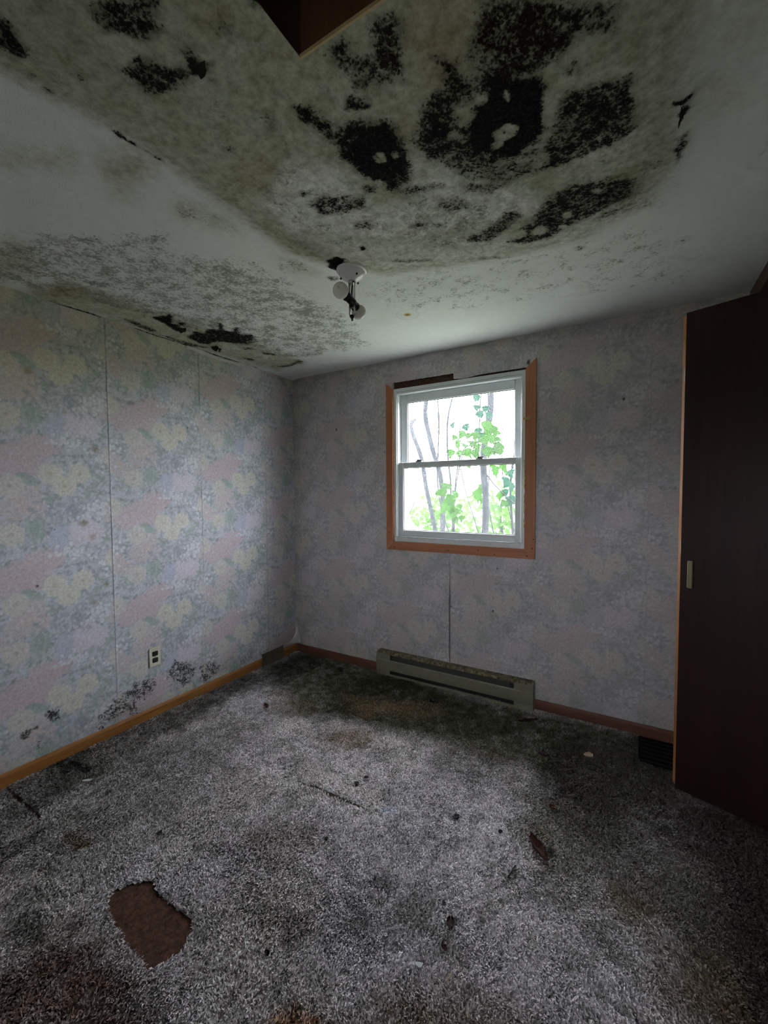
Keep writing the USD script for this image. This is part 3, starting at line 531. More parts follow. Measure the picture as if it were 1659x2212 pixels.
obj('ceiling_board', (np.c_[P, pz], F_[:, ::-1]), MAT_CEIL, ce, smooth=True, primvars={'tint': np.clip(col, 0, 1), 'stain': np.c_[np.maximum(st, olive), redness, np.clip(mo, 0, 1.5)], 'growth': np.c_[growth, chalk, nail]})
obj('roof_deck', cat_([bx(-.1, HX0-.03, YB-.1, D+.14, H+.03, H+.07), bx(HX1+.03, XR+.75, YB-.1, D+.14, H+.03, H+.07), bx(HX0-.03, HX1+.03, HY1+.03, D+.14, H+.03, H+.07), bx(HX0-.03, HX1+.03, YB-.1, HY0-.03, H+.03, H+.07)]), MAT_DRY, ce)
rr = np.random.default_rng(5)
flakes = [(392, 701, .045, .8), (462, 742, .05, .3), (478, 748, .04, 2.2), (575, 763, .04, 1.2), (535, 775, .05, .6), (655, 782, .035, 2.0), (1477, 222, .016, 1.0), (1473, 240, .016, 1.3), (1470, 318, .016, 1.6), (430, 118, .025, .5)]
for px, py, s, a in flakes:
    c = at(px, py, 'z', H-.004); rows = []
    for t in np.linspace(-.5, .5, 6):
        rows.append([(c[0]+s*(t*math.cos(a)-q*.45*math.sin(a)*(1-.6*abs(t))), c[1]+s*(t*math.sin(a)+q*.45*math.cos(a)*(1-.6*abs(t))), c[2]-.012-.024*q*q*(1-abs(t))-.01*rr.random()) for q in np.linspace(0, 1, 5)])
    paper_strip(rows, MAT_SOOT if py < 300 or px < 480 else MAT_PAPER_BACK, 'peeling_flake', ce)

# attic hatch: a lined square hole
ah = thing('attic_hatch', 'wood-lined square attic hatch opening cut in the mouldy ceiling', 'hatch', (HX0, HY0, H))
LX, LY, LH = HX1-HX0, HY1-HY0, 0.34
obj('lining_board', bx(-.02, 0, -.02, LY+.02, .003, LH), MAT_HATCH, ah); obj('lining_board', bx(0.0005, LX, LY, LY+.02, .003, LH), MAT_HATCH, ah)
obj('lining_board', bx(LX, LX+.02, -.02, LY+.02, .003, LH), MAT_HATCH, ah); obj('lining_board', bx(0.0005, LX, -.02, 0, .003, LH), MAT_HATCH, ah)
obj('hatch_lid', bx(-.02, LX+.02, -.02, LY+.02, LH, LH+.02), MAT_HATCH, ah)
obj('raw_edge', cat_([bx(0.0, LX, LY-.003, LY+.002, -.003, .005)]), MAT_HATCH_EDGE, ah, label='pale raw wood edge of the hatch lining')

# ------------------------------------------------------------------ rear and right walls
wr_ = thing('wall_rear', 'plain wall behind the camera with an added window for fill light', None, kind='structure')
RX0, RX1, RZ0, RZ1 = 1.72, 2.24, 1.05, 1.66  # opening for the added window, placed to brighten the back wall
obj('drywall', cat_([bx(-.1, RX0, YB-.12, YB, 0, H+.05), bx(RX1, XR+.7, YB-.12, YB, 0, H+.05), bx(RX0, RX1, YB-.12, YB, 0, RZ0), bx(RX0, RX1, YB-.12, YB, RZ1, H+.05)]), MAT_DRY, wr_)
CY0, CY1, CZ1 = 0.55, 2.50, 2.225                                   # closet opening in the right wall
wr = thing('wall_right', 'right wall around the dark closet opening', None, kind='structure')
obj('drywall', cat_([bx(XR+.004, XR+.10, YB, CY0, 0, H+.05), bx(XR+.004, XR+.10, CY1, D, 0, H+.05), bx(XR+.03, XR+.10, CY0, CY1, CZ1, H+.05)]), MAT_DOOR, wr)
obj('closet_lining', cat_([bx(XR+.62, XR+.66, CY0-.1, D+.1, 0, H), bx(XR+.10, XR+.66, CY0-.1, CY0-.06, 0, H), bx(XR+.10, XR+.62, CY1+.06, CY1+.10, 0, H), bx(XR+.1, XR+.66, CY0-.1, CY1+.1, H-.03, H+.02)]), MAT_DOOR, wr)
obj('trim_1', bx(XR-.012, XR+.03, CY0-.1, D-.002, CZ1, H-.001, .002), MAT_HEADER, None, kind='structure', label='dark wood header trim along the top of the closet opening')
# bifold closet door, folded open
A = np.array([2.648, 2.236]); dv = np.array([0.934, -0.357]); nv = np.array([0.357, 0.934])
def slab(p0, d, n, L, th, z0, z1, b=.0015):
    t = bx(0, L, 0, th, z0, z1, b); v = t.vertices
    t.vertices = np.c_[p0[0]+v[:, 0]*d[0]+v[:, 1]*n[0], p0[1]+v[:, 0]*d[1]+v[:, 1]*n[1], v[:, 2]]; return t
door = thing('closet_door', 'dark brown folded bifold closet door at the right edge', 'door', (A[0], A[1], 0))
def rel(t): t.apply_translation((-A[0], -A[1], 0)); return t
obj('door_panel', rel(slab(A, dv, nv, .34, .028, .021, 2.107)), MAT_DOOR, door)
d2 = np.array([.934, .357]); n2 = np.array([-.357, .934]); A2 = A + nv*.031 - d2*.006
obj('door_panel', rel(slab(A2, d2, n2, .335, .028, .021, 2.107)), MAT_DOOR, door)
obj('panel_edge', rel(slab(A2-d2*.0035, d2, n2, .003, .022, .022, 2.105, .0005)), MAT_DOOR_EDGE, door, label='orange raw wood edge of the folded panel')
hb = A + dv*.030
hm = cat_([slab(hb-nv*.019, dv, nv, .020, .010, .931, 1.049, .003), slab(hb-nv*.010+dv*.005, dv, nv, .010, .010, .945, .960), slab(hb-nv*.010+dv*.005, dv, nv, .010, .010, 1.020, 1.035)])
obj('handle', rel(hm), MAT_HANDLE, door, label='pale tan bar handle')
for z in (.35, 1.1, 1.85): obj('hinge', rel(tube([(A[0]-.006+nv[0]*.029, A[1]+nv[1]*.029, z-.03), (A[0]-.006+nv[0]*.029, A[1]+nv[1]*.029, z+.03)], .004)), MAT_SCREW, door)

# ------------------------------------------------------------------ baseboards
def baseboard(name, mesh, mat, label): obj(name, mesh, mat, None, kind='structure', label=label)
prof = Polygon([(0, 0), (.013, 0), (.013, .052), (.009, .062), (.004, .066), (0, .066)])
t = trimesh.creation.extrude_polygon(prof, D-YB, engine='earcut'); v = t.vertices.copy()
t = t.subdivide_to_size(.05); v = t.vertices.copy()
t.vertices = np.c_[.001+v[:, 0]+.002*(fb(v[:, :3][:, [2, 1]], 6, 3)-.5)*(v[:, 0] > .001), YB+v[:, 2], v[:, 1]+.0045]
t.fix_normals(); baseboard('baseboard_left', t, MAT_BASE_L, 'worn orange oak baseboard along the left wall')
t = trimesh.creation.extrude_polygon(prof, XR-.014, engine='earcut'); v = t.vertices.copy()
t.vertices = np.c_[.014+v[:, 2], D-.001-v[:, 0], v[:, 1]+.0045]; t.fix_normals()
baseboard('baseboard_back', t, MAT_BASE_B, 'dark reddish wood baseboard along the back wall')

# ------------------------------------------------------------------ window
w = thing('window_1', 'white vinyl double-hung window in a brown wood casing', None, (0, D, 0), kind='structure')
cz = [('casing', [(.911, .938), (WX0, .998), (WX0, WZ1), (.911, 2.137)], MAT_CASING), ('casing', [(WX1, .998), (1.955, .938), (1.955, 2.150), (WX1, WZ1+.004)], MAT_CASING), ('casing', [(.911, .938), (1.955, .938), (WX1, .998), (WX0, .998)], MAT_CASING_X)]
for n_, poly, mt in cz:
    obj(n_, prism(Polygon(poly).buffer(-.0006, join_style=2), -.016, -.002), mt, w)
for px, py in ((852, 1182), (968, 1189), (1033, 1189), (1068, 1198), (1138, 1201), (841, 1150), (1152, 1165), (1150, 1185)):
    p = at(px, py, 'y', D-.017); obj('nail_hole', bx(p[0]-.003, p[0]+.003, -.0175, -.015, p[2]-.003, p[2]+.003, .001), MAT_SLOT, w)
def frame_rect(x0, x1, z0, z1, t_, b_, tp, y0, y1, bev=.0015):
    return cat_([bx(x0, x0+t_, y0, y1, z0, z1, bev), bx(x1-t_, x1, y0, y1, z0, z1, bev), bx(x0+t_, x1-t_, y0, y1, z0, z0+b_, bev), bx(x0+t_, x1-t_, y0, y1, z1-tp, z1, bev)])
obj('window_frame', cat_([frame_rect(WX0, WX1, WZ0, WZ1, .024, .036, .040, -.004, .012), frame_rect(WX0+.006, WX1-.006, WZ0+.008, WZ1-.006, .022, .03, .030, .012, .10), frame_rect(WX0+.018, WX1-.018, WZ0+.03, WZ1-.034, .012, .006, .006, .004, .02)]), MAT_VINYL, w)
obj('drip_groove', cat_([bx(WX0+.002, WX1-.002, -.0046, -.0035, WZ0+.0335, WZ0+.0352), bx(WX0+.026, WX1-.026, -.0046, -.0035, WZ1-.0255, WZ1-.0245)]), MAT_GASKET, w)
mz = 1.545                                                          # meeting rail
def sash(x0, x1, z0, z1, t_, b_, tp, y0, y1):
    s_ = obj('sash', frame_rect(x0, x1, z0, z1, t_, b_, tp, y0, y1, .003), MAT_VINYL, w)
    gx0, gx1, gz0, gz1 = x0+t_, x1-t_, z0+b_, z1-tp
    obj('glazing_bead', frame_rect(gx0-.001, gx1+.001, gz0-.001, gz1+.001, .004, .004, .004, y0+.006, y0+.010, 0), MAT_GASKET, s_)
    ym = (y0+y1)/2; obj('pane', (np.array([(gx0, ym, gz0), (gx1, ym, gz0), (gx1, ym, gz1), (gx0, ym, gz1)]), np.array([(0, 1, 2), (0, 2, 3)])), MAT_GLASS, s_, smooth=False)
    return s_
sash(WX0+.024, WX1-.022, WZ0+.034, mz+.022, .044, .048, .040, .016, .046)
sash(WX0+.030, WX1-.028, mz-.016, WZ1-.036, .052, .036, .058, .056, .084)
for x in (1.155, 1.595):
    l_ = obj('sash_lock', cat_([bx(x-.024, x+.024, .018, .042, mz+.022, mz+.029, .002), bx(x-.018, x+.012, .022, .036, mz+.029, mz+.039, .003)]), MAT_LATCH, w)
    obj('lock_lever', bx(x-.012, x+.028, .016, .024, mz+.030, mz+.038, .002), MAT_GASKET, l_)
obj('foam_remnant', cat_([bx(WX1-.004, WX1+.004+.003*math.sin(k*2.1), -.018, -.004, 1.13+.03*k, 1.157+.03*k, .002) for k in range(14) if k not in (2, 7)]), MAT_FOAM, w, label='yellow foam left between the frame and right casing')
p = at(1133, 904, 'y', D-.018); obj('tape', bx(p[0]-.008, p[0]+.006, -.0185, -.0165, p[2]-.008, p[2]+.007), MAT_TAPE, w, label='scrap of yellowed tape')
obj('tape', bx(p[0]+.006, p[0]+.034, -.0182, -.0165, p[2]-.007, p[2]+.006), MAT_TAPE2, w)
obj('mitre_gap', prism([(.918, .945), (.921, .943), (.960, .990), (.957, .992)], -.0168, -.0160), MAT_TAPE, w)
w2_ = thing('window_2', 'added unseen white window behind the camera that lets in fill light', None, (0, YB, 0), kind='structure')  # unseen window, added to supply fill light from behind the camera
obj('window_frame', frame_rect(RX0, RX1, RZ0, RZ1, .05, .05, .05, -.10, .01), MAT_VINYL, w2_)
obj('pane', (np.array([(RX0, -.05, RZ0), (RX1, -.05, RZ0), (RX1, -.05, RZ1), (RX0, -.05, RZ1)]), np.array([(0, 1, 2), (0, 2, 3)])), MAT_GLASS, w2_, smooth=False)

# ------------------------------------------------------------------ floor and carpet
obj('floor', cat_([bx(-.1, XR+.7, YB-.1, D+.1, -.12, 0)]), MAT_SUB, None, kind='structure', label='bare subfloor under the carpet')
pad_poly = floor_pts([(234, 1946), (250, 1920), (300, 1903), (330, 1902), (338, 1930), (372, 1958), (408, 1982), (415, 2005), (390, 2050), (350, 2075), (320, 2090), (300, 2060), (268, 2020), (245, 1985)])
duct_poly = np.array([(2.510, 2.655), (2.515, 2.40), (2.585, 2.375), (2.76, 2.385), (2.76, 2.655)])
sq1 = np.array([(0.016, 2.02), (0.105, 2.028), (0.392, 2.070), (0.388, 2.652), (0.016, 2.652)])
sq2 = np.array([(0.016, 0.716), (0.372, 0.716), (0.452, 0.56), (0.30, 0.30), (0.016, 0.30)])
slit = floor_pts([(640, 1683), (690, 1700), (740, 1724), (800, 1748), (799, 1750), (738, 1727), (688, 1703), (640, 1685)])
def patch_list(l): return [(floor_pts(p), c, wt, s) for p, c, wt, s in l]
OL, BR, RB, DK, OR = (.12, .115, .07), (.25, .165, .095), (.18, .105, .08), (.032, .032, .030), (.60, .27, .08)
fl_stains_lit_tones = patch_list([  # stains and broad tones, plus the lit lip of the slit painted in
    ([(560, 1440), (700, 1400), (820, 1430), (1000, 1500), (1160, 1540), (1460, 1590), (1500, 1700), (1330, 1790), (1240, 1730), (1120, 1650), (1000, 1620), (900, 1590), (760, 1560), (640, 1540), (600, 1500)], OL, .88, .10),
    ([(700, 1480), (860, 1450), (1060, 1540), (1150, 1590), (1000, 1600), (820, 1570), (720, 1540)], (.055, .056, .028), .75, .09), ([(740, 1500), (840, 1510), (850, 1540), (770, 1550)], BR, .6, .06), (ell(745, 1595, 60, 20), BR, .7, .06), (ell(640, 1530, 60, 16), (.19, .17, .10), .4, .05), (ell(900, 1530, 60, 18), BR, .5, .05), (ell(1020, 1640, 90, 40), (.15, .13, .10), .5, .1),
    ([(1200, 1600), (1460, 1600), (1470, 1720), (1330, 1760), (1190, 1680)], (.085, .08, .06), .75, .1), ([(1240, 1680), (1300, 1705), (1325, 1730), (1320, 1775), (1290, 1760), (1220, 1715)], DK, .8, .03), (ell(1215, 1710, 22, 14), (.04, .025, .02), .8, .03), ([(1140, 1700), (1230, 1740), (1250, 1900), (1180, 1900), (1130, 1800)], (.15, .14, .08), .65, .08),
    (ell(1280, 1830, 40, 22), DK, .55, .05), ([(1220, 1760), (1340, 1800), (1300, 1900), (1220, 1930), (1190, 1860)], (.13, .12, .075), .6, .08),
    ([(1320, 1880), (1400, 1870), (1500, 1890), (1560, 1950), (1520, 2040), (1440, 1990), (1330, 1930)], (.07, .045, .04), .8, .06), ([(1480, 1930), (1640, 1890), (1750, 2000), (1750, 2300), (1600, 2260), (1490, 2060)], (.045, .028, .026), .98, .06), ([(1180, 1610), (1470, 1600), (1800, 1830), (1900, 2300), (1600, 2300), (1500, 2030), (1380, 1880), (1230, 1800), (1160, 1700)], (.10, .085, .07), .72, .1), ([(1460, 1730), (1800, 1800), (1850, 2000), (1620, 1960), (1500, 1850)], (.05, .034, .03), .85, .08), ([(1560, 1850), (1800, 1850), (1900, 2300), (1650, 2300), (1560, 2000)], (.06, .042, .038), .8, .08), ([(1150, 1760), (1420, 1800), (1560, 1880), (1500, 2200), (1350, 2100), (1200, 1950)], (.26, .25, .22), .45, .12), ([(0, 1720), (300, 1620), (480, 1560), (420, 1720), (250, 1900), (0, 2000)], (.30, .295, .27), .45, .10), (ell(1360, 1960, 60, 30, rot=.5), (.17, .12, .06), .6, .06), (ell(1500, 2120, 60, 50), (.15, .12, .08), .5, .08), ([(1400, 2050), (1560, 2100), (1620, 2230), (1450, 2260)], BR, .5, .1),  # broad areas also darken the whole right side of the floor
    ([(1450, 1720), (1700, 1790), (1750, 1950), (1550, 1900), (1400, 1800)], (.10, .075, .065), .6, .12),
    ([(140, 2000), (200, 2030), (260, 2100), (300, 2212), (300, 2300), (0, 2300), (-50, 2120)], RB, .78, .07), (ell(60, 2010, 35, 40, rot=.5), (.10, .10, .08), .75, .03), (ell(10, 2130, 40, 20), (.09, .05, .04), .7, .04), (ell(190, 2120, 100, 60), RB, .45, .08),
    (ell(175, 1812, 28, 18), (.26, .19, .12), .8, .03), (ell(190, 1820, 12, 9), (.20, .14, .05), .8, .015), (ell(112, 1876, 26, 8), (.22, .16, .14), .6, .02), ([(-50, 1860), (60, 1810), (110, 1760), (130, 1770), (60, 1830), (-20, 1880)], DK, .55, .03), (ell(640, 2212, 40, 22), OR, .95, .03), (ell(640, 2192, 14, 8), (.05, .03, .02), .8, .015), (ell(700, 2220, 60, 25), BR, .4, .05),
    ([(800, 2140), (1000, 2110), (1160, 2200), (1200, 2300), (800, 2300)], BR, .6, .09), (ell(835, 1910, 32, 18), DK, .6, .03), (ell(850, 1980, 120, 60), (.16, .155, .12), .45, .08), (ell(620, 1810, 90, 40), (.25, .20, .15), .45, .07), (ell(620, 1990, 50, 26), (.17, .13, .11), .45, .04), (ell(640, 2030, 40, 14), (.14, .10, .09), .5, .03), (ell(560, 1830, 40, 30), (.24, .2, .16), .5, .05),
    (ell(1110, 1885, 9, 12, rot=.3), DK, .6, .015), (ell(1000, 2060, 60, 30), (.18, .16, .13), .3, .05), ([(0, 1700), (200, 1600), (540, 1450), (560, 1470), (300, 1620), (150, 1720), (0, 1800)], (.13, .125, .10), .7, .05), ([(110, 1640), (190, 1620), (230, 1650), (170, 1690), (110, 1720)], (.13, .13, .095), .5, .05),
    ([(690, 1698), (720, 1708), (768, 1733), (762, 1737), (715, 1716), (686, 1703)], (.80, .82, .92), .9, .008), (ell(835, 1748, 14, 8), (.66, .68, .8), .7, .02), (ell(140, 1655, 14, 6, rot=.8), DK, .8, .01), ([(150, 1640), (190, 1660), (196, 1664), (175, 1668)], DK, .85, .01), ([(165, 1666), (198, 1655), (190, 1668)], DK, .8, .01), (ell(240, 1714, 14, 2.5), DK, .7, .006), ([(95, 1715), (125, 1702), (170, 1706), (125, 1710)], DK, .5, .012)])  # pale bluish strip along the slit: light on its lip, painted as colour
def carpet_color(P):
    w = (fb(P, 22, 51)-0.5)*0.09 + (fb(P, 7, 52)-0.5)*0.10
    col = np.empty((len(P), 3)); col[:] = (0.72, 0.665, 0.685)
    col *= (0.78+0.44*fb(P, 9, 53)[:, None])
    tint = fb(P, 4, 54)[:, None]; col = col*(1 + (tint-.5)*np.array([.05, 0.0, -.22]))
    dirt = sm(.35*fb(P, 9, 55, 4)+.65*fb(P, 36, 58, 5), .46, .60)[:, None]*0.42; col = col*(1-dirt)+np.array([.13, .125, .10])*dirt
    for poly, c, wt, soft in fl_stains_lit_tones:
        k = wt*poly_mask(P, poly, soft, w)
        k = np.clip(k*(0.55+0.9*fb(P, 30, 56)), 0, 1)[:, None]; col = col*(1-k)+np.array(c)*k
    return col
def height(P):
    """Height of the matted pile: ridges where it was combed; the lit lip of the slit is colour only."""
    r1 = np.sin((P[:, 0]*0.80-P[:, 1]*0.60)*2*math.pi/.037 + 4*fb(P, 3, 60))*sm(.30-np.hypot(P[:, 0]-1.95, P[:, 1]-1.22), 0, .18)
    r2 = np.sin((P[:, 0]*0.55+P[:, 1]*0.83)*2*math.pi/.045 + 4*fb(P, 3, 61))*sm(P[:, 0]-.3, 0, .3)*sm(.95-P[:, 1], 0, .25)*sm(1.5-P[:, 0], 0, .3)
    r3 = np.sin((P[:, 1])*2*math.pi/.06 + 5*fb(P, 4, 62))*sm(1.1-P[:, 0], 0, .4)*sm(P[:, 1]-1.0, 0, .3)
    h = .0022*r1 + .0018*r2 + .0012*r3 + .006*(fb(P, 10, 63)-.5)
    return h
holes_poly = [Polygon(p) for p in (pad_poly, duct_poly, sq1, sq2, slit)]
room = sbox(.014, YB, XR-.002, D-.014)
cut = shapely.union_all([p.buffer(.004 if i not in (2, 3) else .007) for i, p in enumerate(holes_poly)])
def inside(poly, P):
    shapely.prepare(poly); return shapely.contains_xy(poly, P[:, 0], P[:, 1])
# outline of what the camera, or one a step aside, can see of the floor: a wide wedge
def pile(poly, n_m2, seed, mat, parent, near_gain=1.0, k0=0.0, colmul=1.0):
    """Tufts of the pile as short bent blades, coloured by the stains, tones and painted lit lip they stand in."""
    r_ = np.random.default_rng(seed); x0, y0, x1, y1 = poly.bounds
    y0 = max(y0, .15); N = int((x1-x0)*(y1-y0)*n_m2)
    P = np.c_[r_.uniform(x0, x1, N), r_.uniform(y0, y1, N)]; P = P[inside(poly, P)]; N = len(P)
    dist = np.hypot(P[:, 0]-CAM[0], P[:, 1]-CAM[1])
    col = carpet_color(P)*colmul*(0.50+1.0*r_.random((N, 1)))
    h = .0065+.0065*r_.random(N); wd = .0021+.0019*r_.random(N)
    lean = fb(P, 5, seed+3)*14 + r_.normal(0, .9, N); la = .35+.75*r_.random(N)
    L = np.c_[np.cos(lean), np.sin(lean)]*(h*la)[:, None]
    fa = r_.uniform(0, math.pi, N); S = np.c_[np.cos(fa), np.sin(fa)]*wd[:, None]
    z0 = ZC-.008+height(P)+k0
    a = np.c_[P-S, z0]; b = np.c_[P+S, z0]; c = np.c_[P+S*.8+L*.55, z0+h*.75]; d = np.c_[P-S*.8+L*.55, z0+h*.75]; e = np.c_[P+L*1.25, z0+h*(1.12-.35*la)]
    V = np.stack([a, b, c, d, e], 1).reshape(-1, 3); i = np.arange(N)*5
    F3 = np.vstack([np.c_[i, i+1, i+2], np.c_[i, i+2, i+3], np.c_[i+3, i+2, i+4]])
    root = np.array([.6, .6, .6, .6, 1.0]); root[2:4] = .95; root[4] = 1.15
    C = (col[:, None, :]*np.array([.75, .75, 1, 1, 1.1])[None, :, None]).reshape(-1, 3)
    return obj('pile', (V, F3), mat, parent, smooth=False, primvars={'tint': np.clip(C, 0, 1)}, kind='stuff')
def backing(poly, d, parent, k0=0.0, mul=1.0):
    x0, y0, x1, y1 = poly.bounds; Pp, F_ = grid(steps(x0, x1, d), steps(y0, y1, d), lambda a, b: inside(poly, np.c_[a, b]))
    z = ZC-.006+height(Pp)+k0
    e = trimesh.Trimesh(np.c_[Pp, z], F_, process=False)
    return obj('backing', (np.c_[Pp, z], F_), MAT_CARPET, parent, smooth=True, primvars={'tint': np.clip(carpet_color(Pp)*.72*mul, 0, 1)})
main_poly = room.difference(cut)
carpet = thing('carpet', 'grey mouldy shag carpet covering the floor, stained olive and brown', 'carpet')
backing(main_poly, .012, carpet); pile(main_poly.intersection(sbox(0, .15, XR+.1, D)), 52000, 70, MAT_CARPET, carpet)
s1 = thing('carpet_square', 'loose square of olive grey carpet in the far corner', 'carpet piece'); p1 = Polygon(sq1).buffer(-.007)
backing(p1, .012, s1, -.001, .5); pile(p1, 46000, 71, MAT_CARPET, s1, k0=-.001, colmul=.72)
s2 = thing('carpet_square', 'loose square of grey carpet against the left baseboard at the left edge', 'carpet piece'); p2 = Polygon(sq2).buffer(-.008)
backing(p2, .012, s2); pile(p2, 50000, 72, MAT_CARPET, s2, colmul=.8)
# pale cut backing showing along the seams
def seam_strip(p0, p1, wd, h, name, parent, mat):
    p0, p1 = np.array(p0), np.array(p1); d = (p1-p0)/np.linalg.norm(p1-p0); n = np.array([-d[1], d[0]]); rows = []
    for t in np.linspace(0, 1, 24):
        c = p0+(p1-p0)*t; j = .002*math.sin(17*t)+.0015*math.sin(41*t)
        rows.append([(*(c+n*(j+wd*s)), ZC-.003+h*math.sin(math.pi*min(1, .25+.75*s))) for s in np.linspace(0, 1, 4)])
    return paper_strip(rows, mat, name, parent)
MAT_CUT = plain('cut_carpet_backing', (.36, .36, .35), .8); MAT_CUT2 = plain('cut_carpet_backing_blue', (.42, .43, .48), .7)
seam_strip((.15, 2.036), (.385, 2.070), .006, .004, 'cut_edge', s1, MAT_CUT)
pd = obj('carpet_pad', prism(Polygon(pad_poly).buffer(.03), .0005, .005, 'xy'), MAT_PAD, None, label='square of bare brown padding where the carpet is cut away', cat='carpet padding')
fr = thing('floor_register', 'dark open floor vent at the foot of the back wall by the closet', 'vent', (2.64, 2.52, 0))
obj('frame', cat_([bx(-.135, .125, -.15, -.135, .0005, .008), bx(-.135, .125, .118, .133, .0005, .008), bx(-.135, -.12, -.135, .118, .0005, .008), bx(.11, .125, -.135, .118, .0005, .008)]), MAT_DUCT, fr)
obj('duct', bx(-.12, .11, -.135, .118, .0005, .002), MAT_SLOT, fr)
for k in range(6): obj('louvre', bx(-.12, .11, -.12+.04*k, -.108+.04*k, .002, .007), MAT_DUCT, fr)

# ------------------------------------------------------------------ baseboard heater
hx0, hx1 = .845, 1.962; HL = hx1-hx0
ht = thing('baseboard_heater', 'cream electric baseboard heater under the window with mould on top', 'heater', (hx0, D-.001, .006))
endp = [(0, 0), (-.055, 0), (-.060, .02), (-.064, .12), (-.058, .165), (-.045, .178), (0, .178)]
for x0_, x1_ in ((0, .012), (HL-.012, HL)): obj('end_cap', prism(np.array(endp), x0_, x1_, 'yz'), MAT_HEATER, ht)
obj('back_panel', bx(.012, HL-.012, -.020, -.015, .0, .175), MAT_DARK, ht)
obj('top_panel', prism(np.array([(0, .170), (-.040, .170), (-.056, .160), (-.058, .166), (-.045, .1785), (0, .1785)]), .012, HL-.012, 'yz'), MAT_HEATER_TOP, ht, label='top strip spotted with brown mould')
obj('front_panel', prism(np.array([(-.060, .050), (-.063, .050), (-.066, .118), (-.060, .126), (-.057, .124), (-.062, .116)]), .010, HL-.010, 'yz'), MAT_HEATER, ht)
obj('bottom_rail', prism(np.array([(-.050, .004), (-.060, .004), (-.061, .022), (-.050, .022)]), .012, HL-.012, 'yz'), MAT_HEATER, ht)
for x0_, x1_ in ((.012, .115), (HL-.115, HL-.012)):
    obj('end_plate', bx(x0_, x1_, -.061, -.055, .126, .166, .001), MAT_HEATER, ht); obj('end_plate', bx(x0_, x1_, -.0605, -.055, .022, .050, .001), MAT_HEATER, ht)
obj('heating_element', tube([(.1, -.034, .075), (HL-.1, -.034, .075)], .008), MAT_FIN, ht)
obj('fins', cat_([bx(.14+.012*k, .1408+.012*k, -.055, -.021, .045, .105) for k in range(int((HL-.28)/.012))]), MAT_FIN, ht, kind='stuff')
obj('inner_baffle', prism(np.array([(-.021, .168), (-.023, .168), (-.052, .100), (-.050, .100)]), .115, HL-.115, 'yz'), MAT_BAF, ht)
kn = trimesh.creation.cylinder(.015, .012, sections=20); kn.apply_transform(trimesh.transformations.rotation_matrix(math.pi/2, [1, 0, 0])); kn.apply_translation((HL-.128, -.060, .146))
obj('thermostat_knob', kn, MAT_DARK, ht)

# ------------------------------------------------------------------ outlet, wall register
ol = thing('electrical_outlet', 'ivory duplex outlet plate with two dark receptacles on the left wall', 'outlet', (.003, 1.432, .372))
obj('cover_plate', bx(0, .006, -.035, .035, -.057, .057, .003), MAT_PLATE, ol)
for s in (-1, 1):
    c = sbox(-.017, -.014, .017, .014).intersection(shapely.Point(0, 0).buffer(.0195))
    r_ = obj('receptacle', prism(affinity.translate(c, 0, s*.0195), .005, .008, 'yz'), MAT_SOCKET, ol)
    obj('slot', cat_([bx(.0079, .0084, -.008, -.0055, s*.0195-.001, s*.0195+.007), bx(.0079, .0084, .0055, .008, s*.0195-.001, s*.0195+.007), bx(.0079, .0084, -.0025, .0025, s*.0195-.010, s*.0195-.005, .001)]), MAT_SLOT, r_)
sc = trimesh.creation.cylinder(.0035, .002, sections=14); sc.apply_transform(trimesh.transformations.rotation_matrix(math.pi/2, [0, 1, 0])); sc.apply_translation((.0065, 0, 0)); obj('screw', sc, MAT_SCREW, ol)
rg = thing('wall_register', 'dirty metal register plate leaning on the baseboard near the corner', 'vent', (.018, 2.262, .004))
pl_ = trimesh.creation.box((.004, .222, .104)).subdivide().subdivide(); v = pl_.vertices
v[:, 0] += .006*np.cos(v[:, 1]*9)-.010*(v[:, 2]/.1); v[:, 2] += .002*np.sin(v[:, 1]*60)*(v[:, 2] < -.04); pl_.vertices = v; pl_.apply_translation((.004, .111, .052))
obj('plate', pl_, MAT_REG, rg); obj('side_flange', bx(-.006, .004, .2195, .2235, .0, .105), MAT_SLOT, rg)
for k in range(3): obj('louvre', bx(.008, .0125, .03, .19, .030+.020*k, .033+.020*k), MAT_REG, rg)

# ------------------------------------------------------------------ ceiling light
FX, FY = 1.436, 1.487
lf = thing('ceiling_light', 'white dome ceiling light with two bare globe bulbs', 'ceiling light', (FX, FY, H-.012))
def down(prof): return lathe([(r, -z) for r, z in prof][::-1], 48)
can = down([(0, 0), (.060, 0), (.064, .003), (.065, .010), (.062, .015), (.056, .017), (.0545, .024), (.048, .033), (.036, .042), (.022, .048), (.014, .051), (0, .051)]); can.fix_normals(); obj('canopy', can, MAT_PORCELAIN, lf)
for a in (-2.6, -.5, 1.57):
    b = trimesh.creation.icosphere(2, .0045); b.apply_translation((.046*math.cos(a), .046*math.sin(a), -.040)); obj('canopy_screw', b, MAT_BLACK, lf)
obj('stem', tube([(0, 0, -.055), (0, 0, -.150)], .0065, 16), MAT_CHROME, lf)
for s in (-1, 1):
    obj('rod', tube([(s*.0135, 0, -.052), (s*.0135, 0, -.160), (s*.0135, 0, -.185)], .0028, 10), MAT_CHROME, lf)
    obj('wire', tube(spline([(s*.006, -.008, -.055), (s*.007, -.010, -.09), (s*.004, -.009, -.12), (s*.010, -.006, -.142)], 16), .0018, 6), MAT_BLACK, lf)
obj('collar', cat_([down([(0, .052), (.016, .052), (.017, .058), (.014, .062), (0, .062)])]), MAT_CHROME, lf)
ub = tube(spline([(-.012, 0, -.150), (-.012, 0, -.175), (-.011, 0, -.192), (0, 0, -.198), (.011, 0, -.192), (.012, 0, -.175), (.012, 0, -.150)], 24), .0022, 8)
obj('lower_bracket', ub, MAT_CHROME, lf)
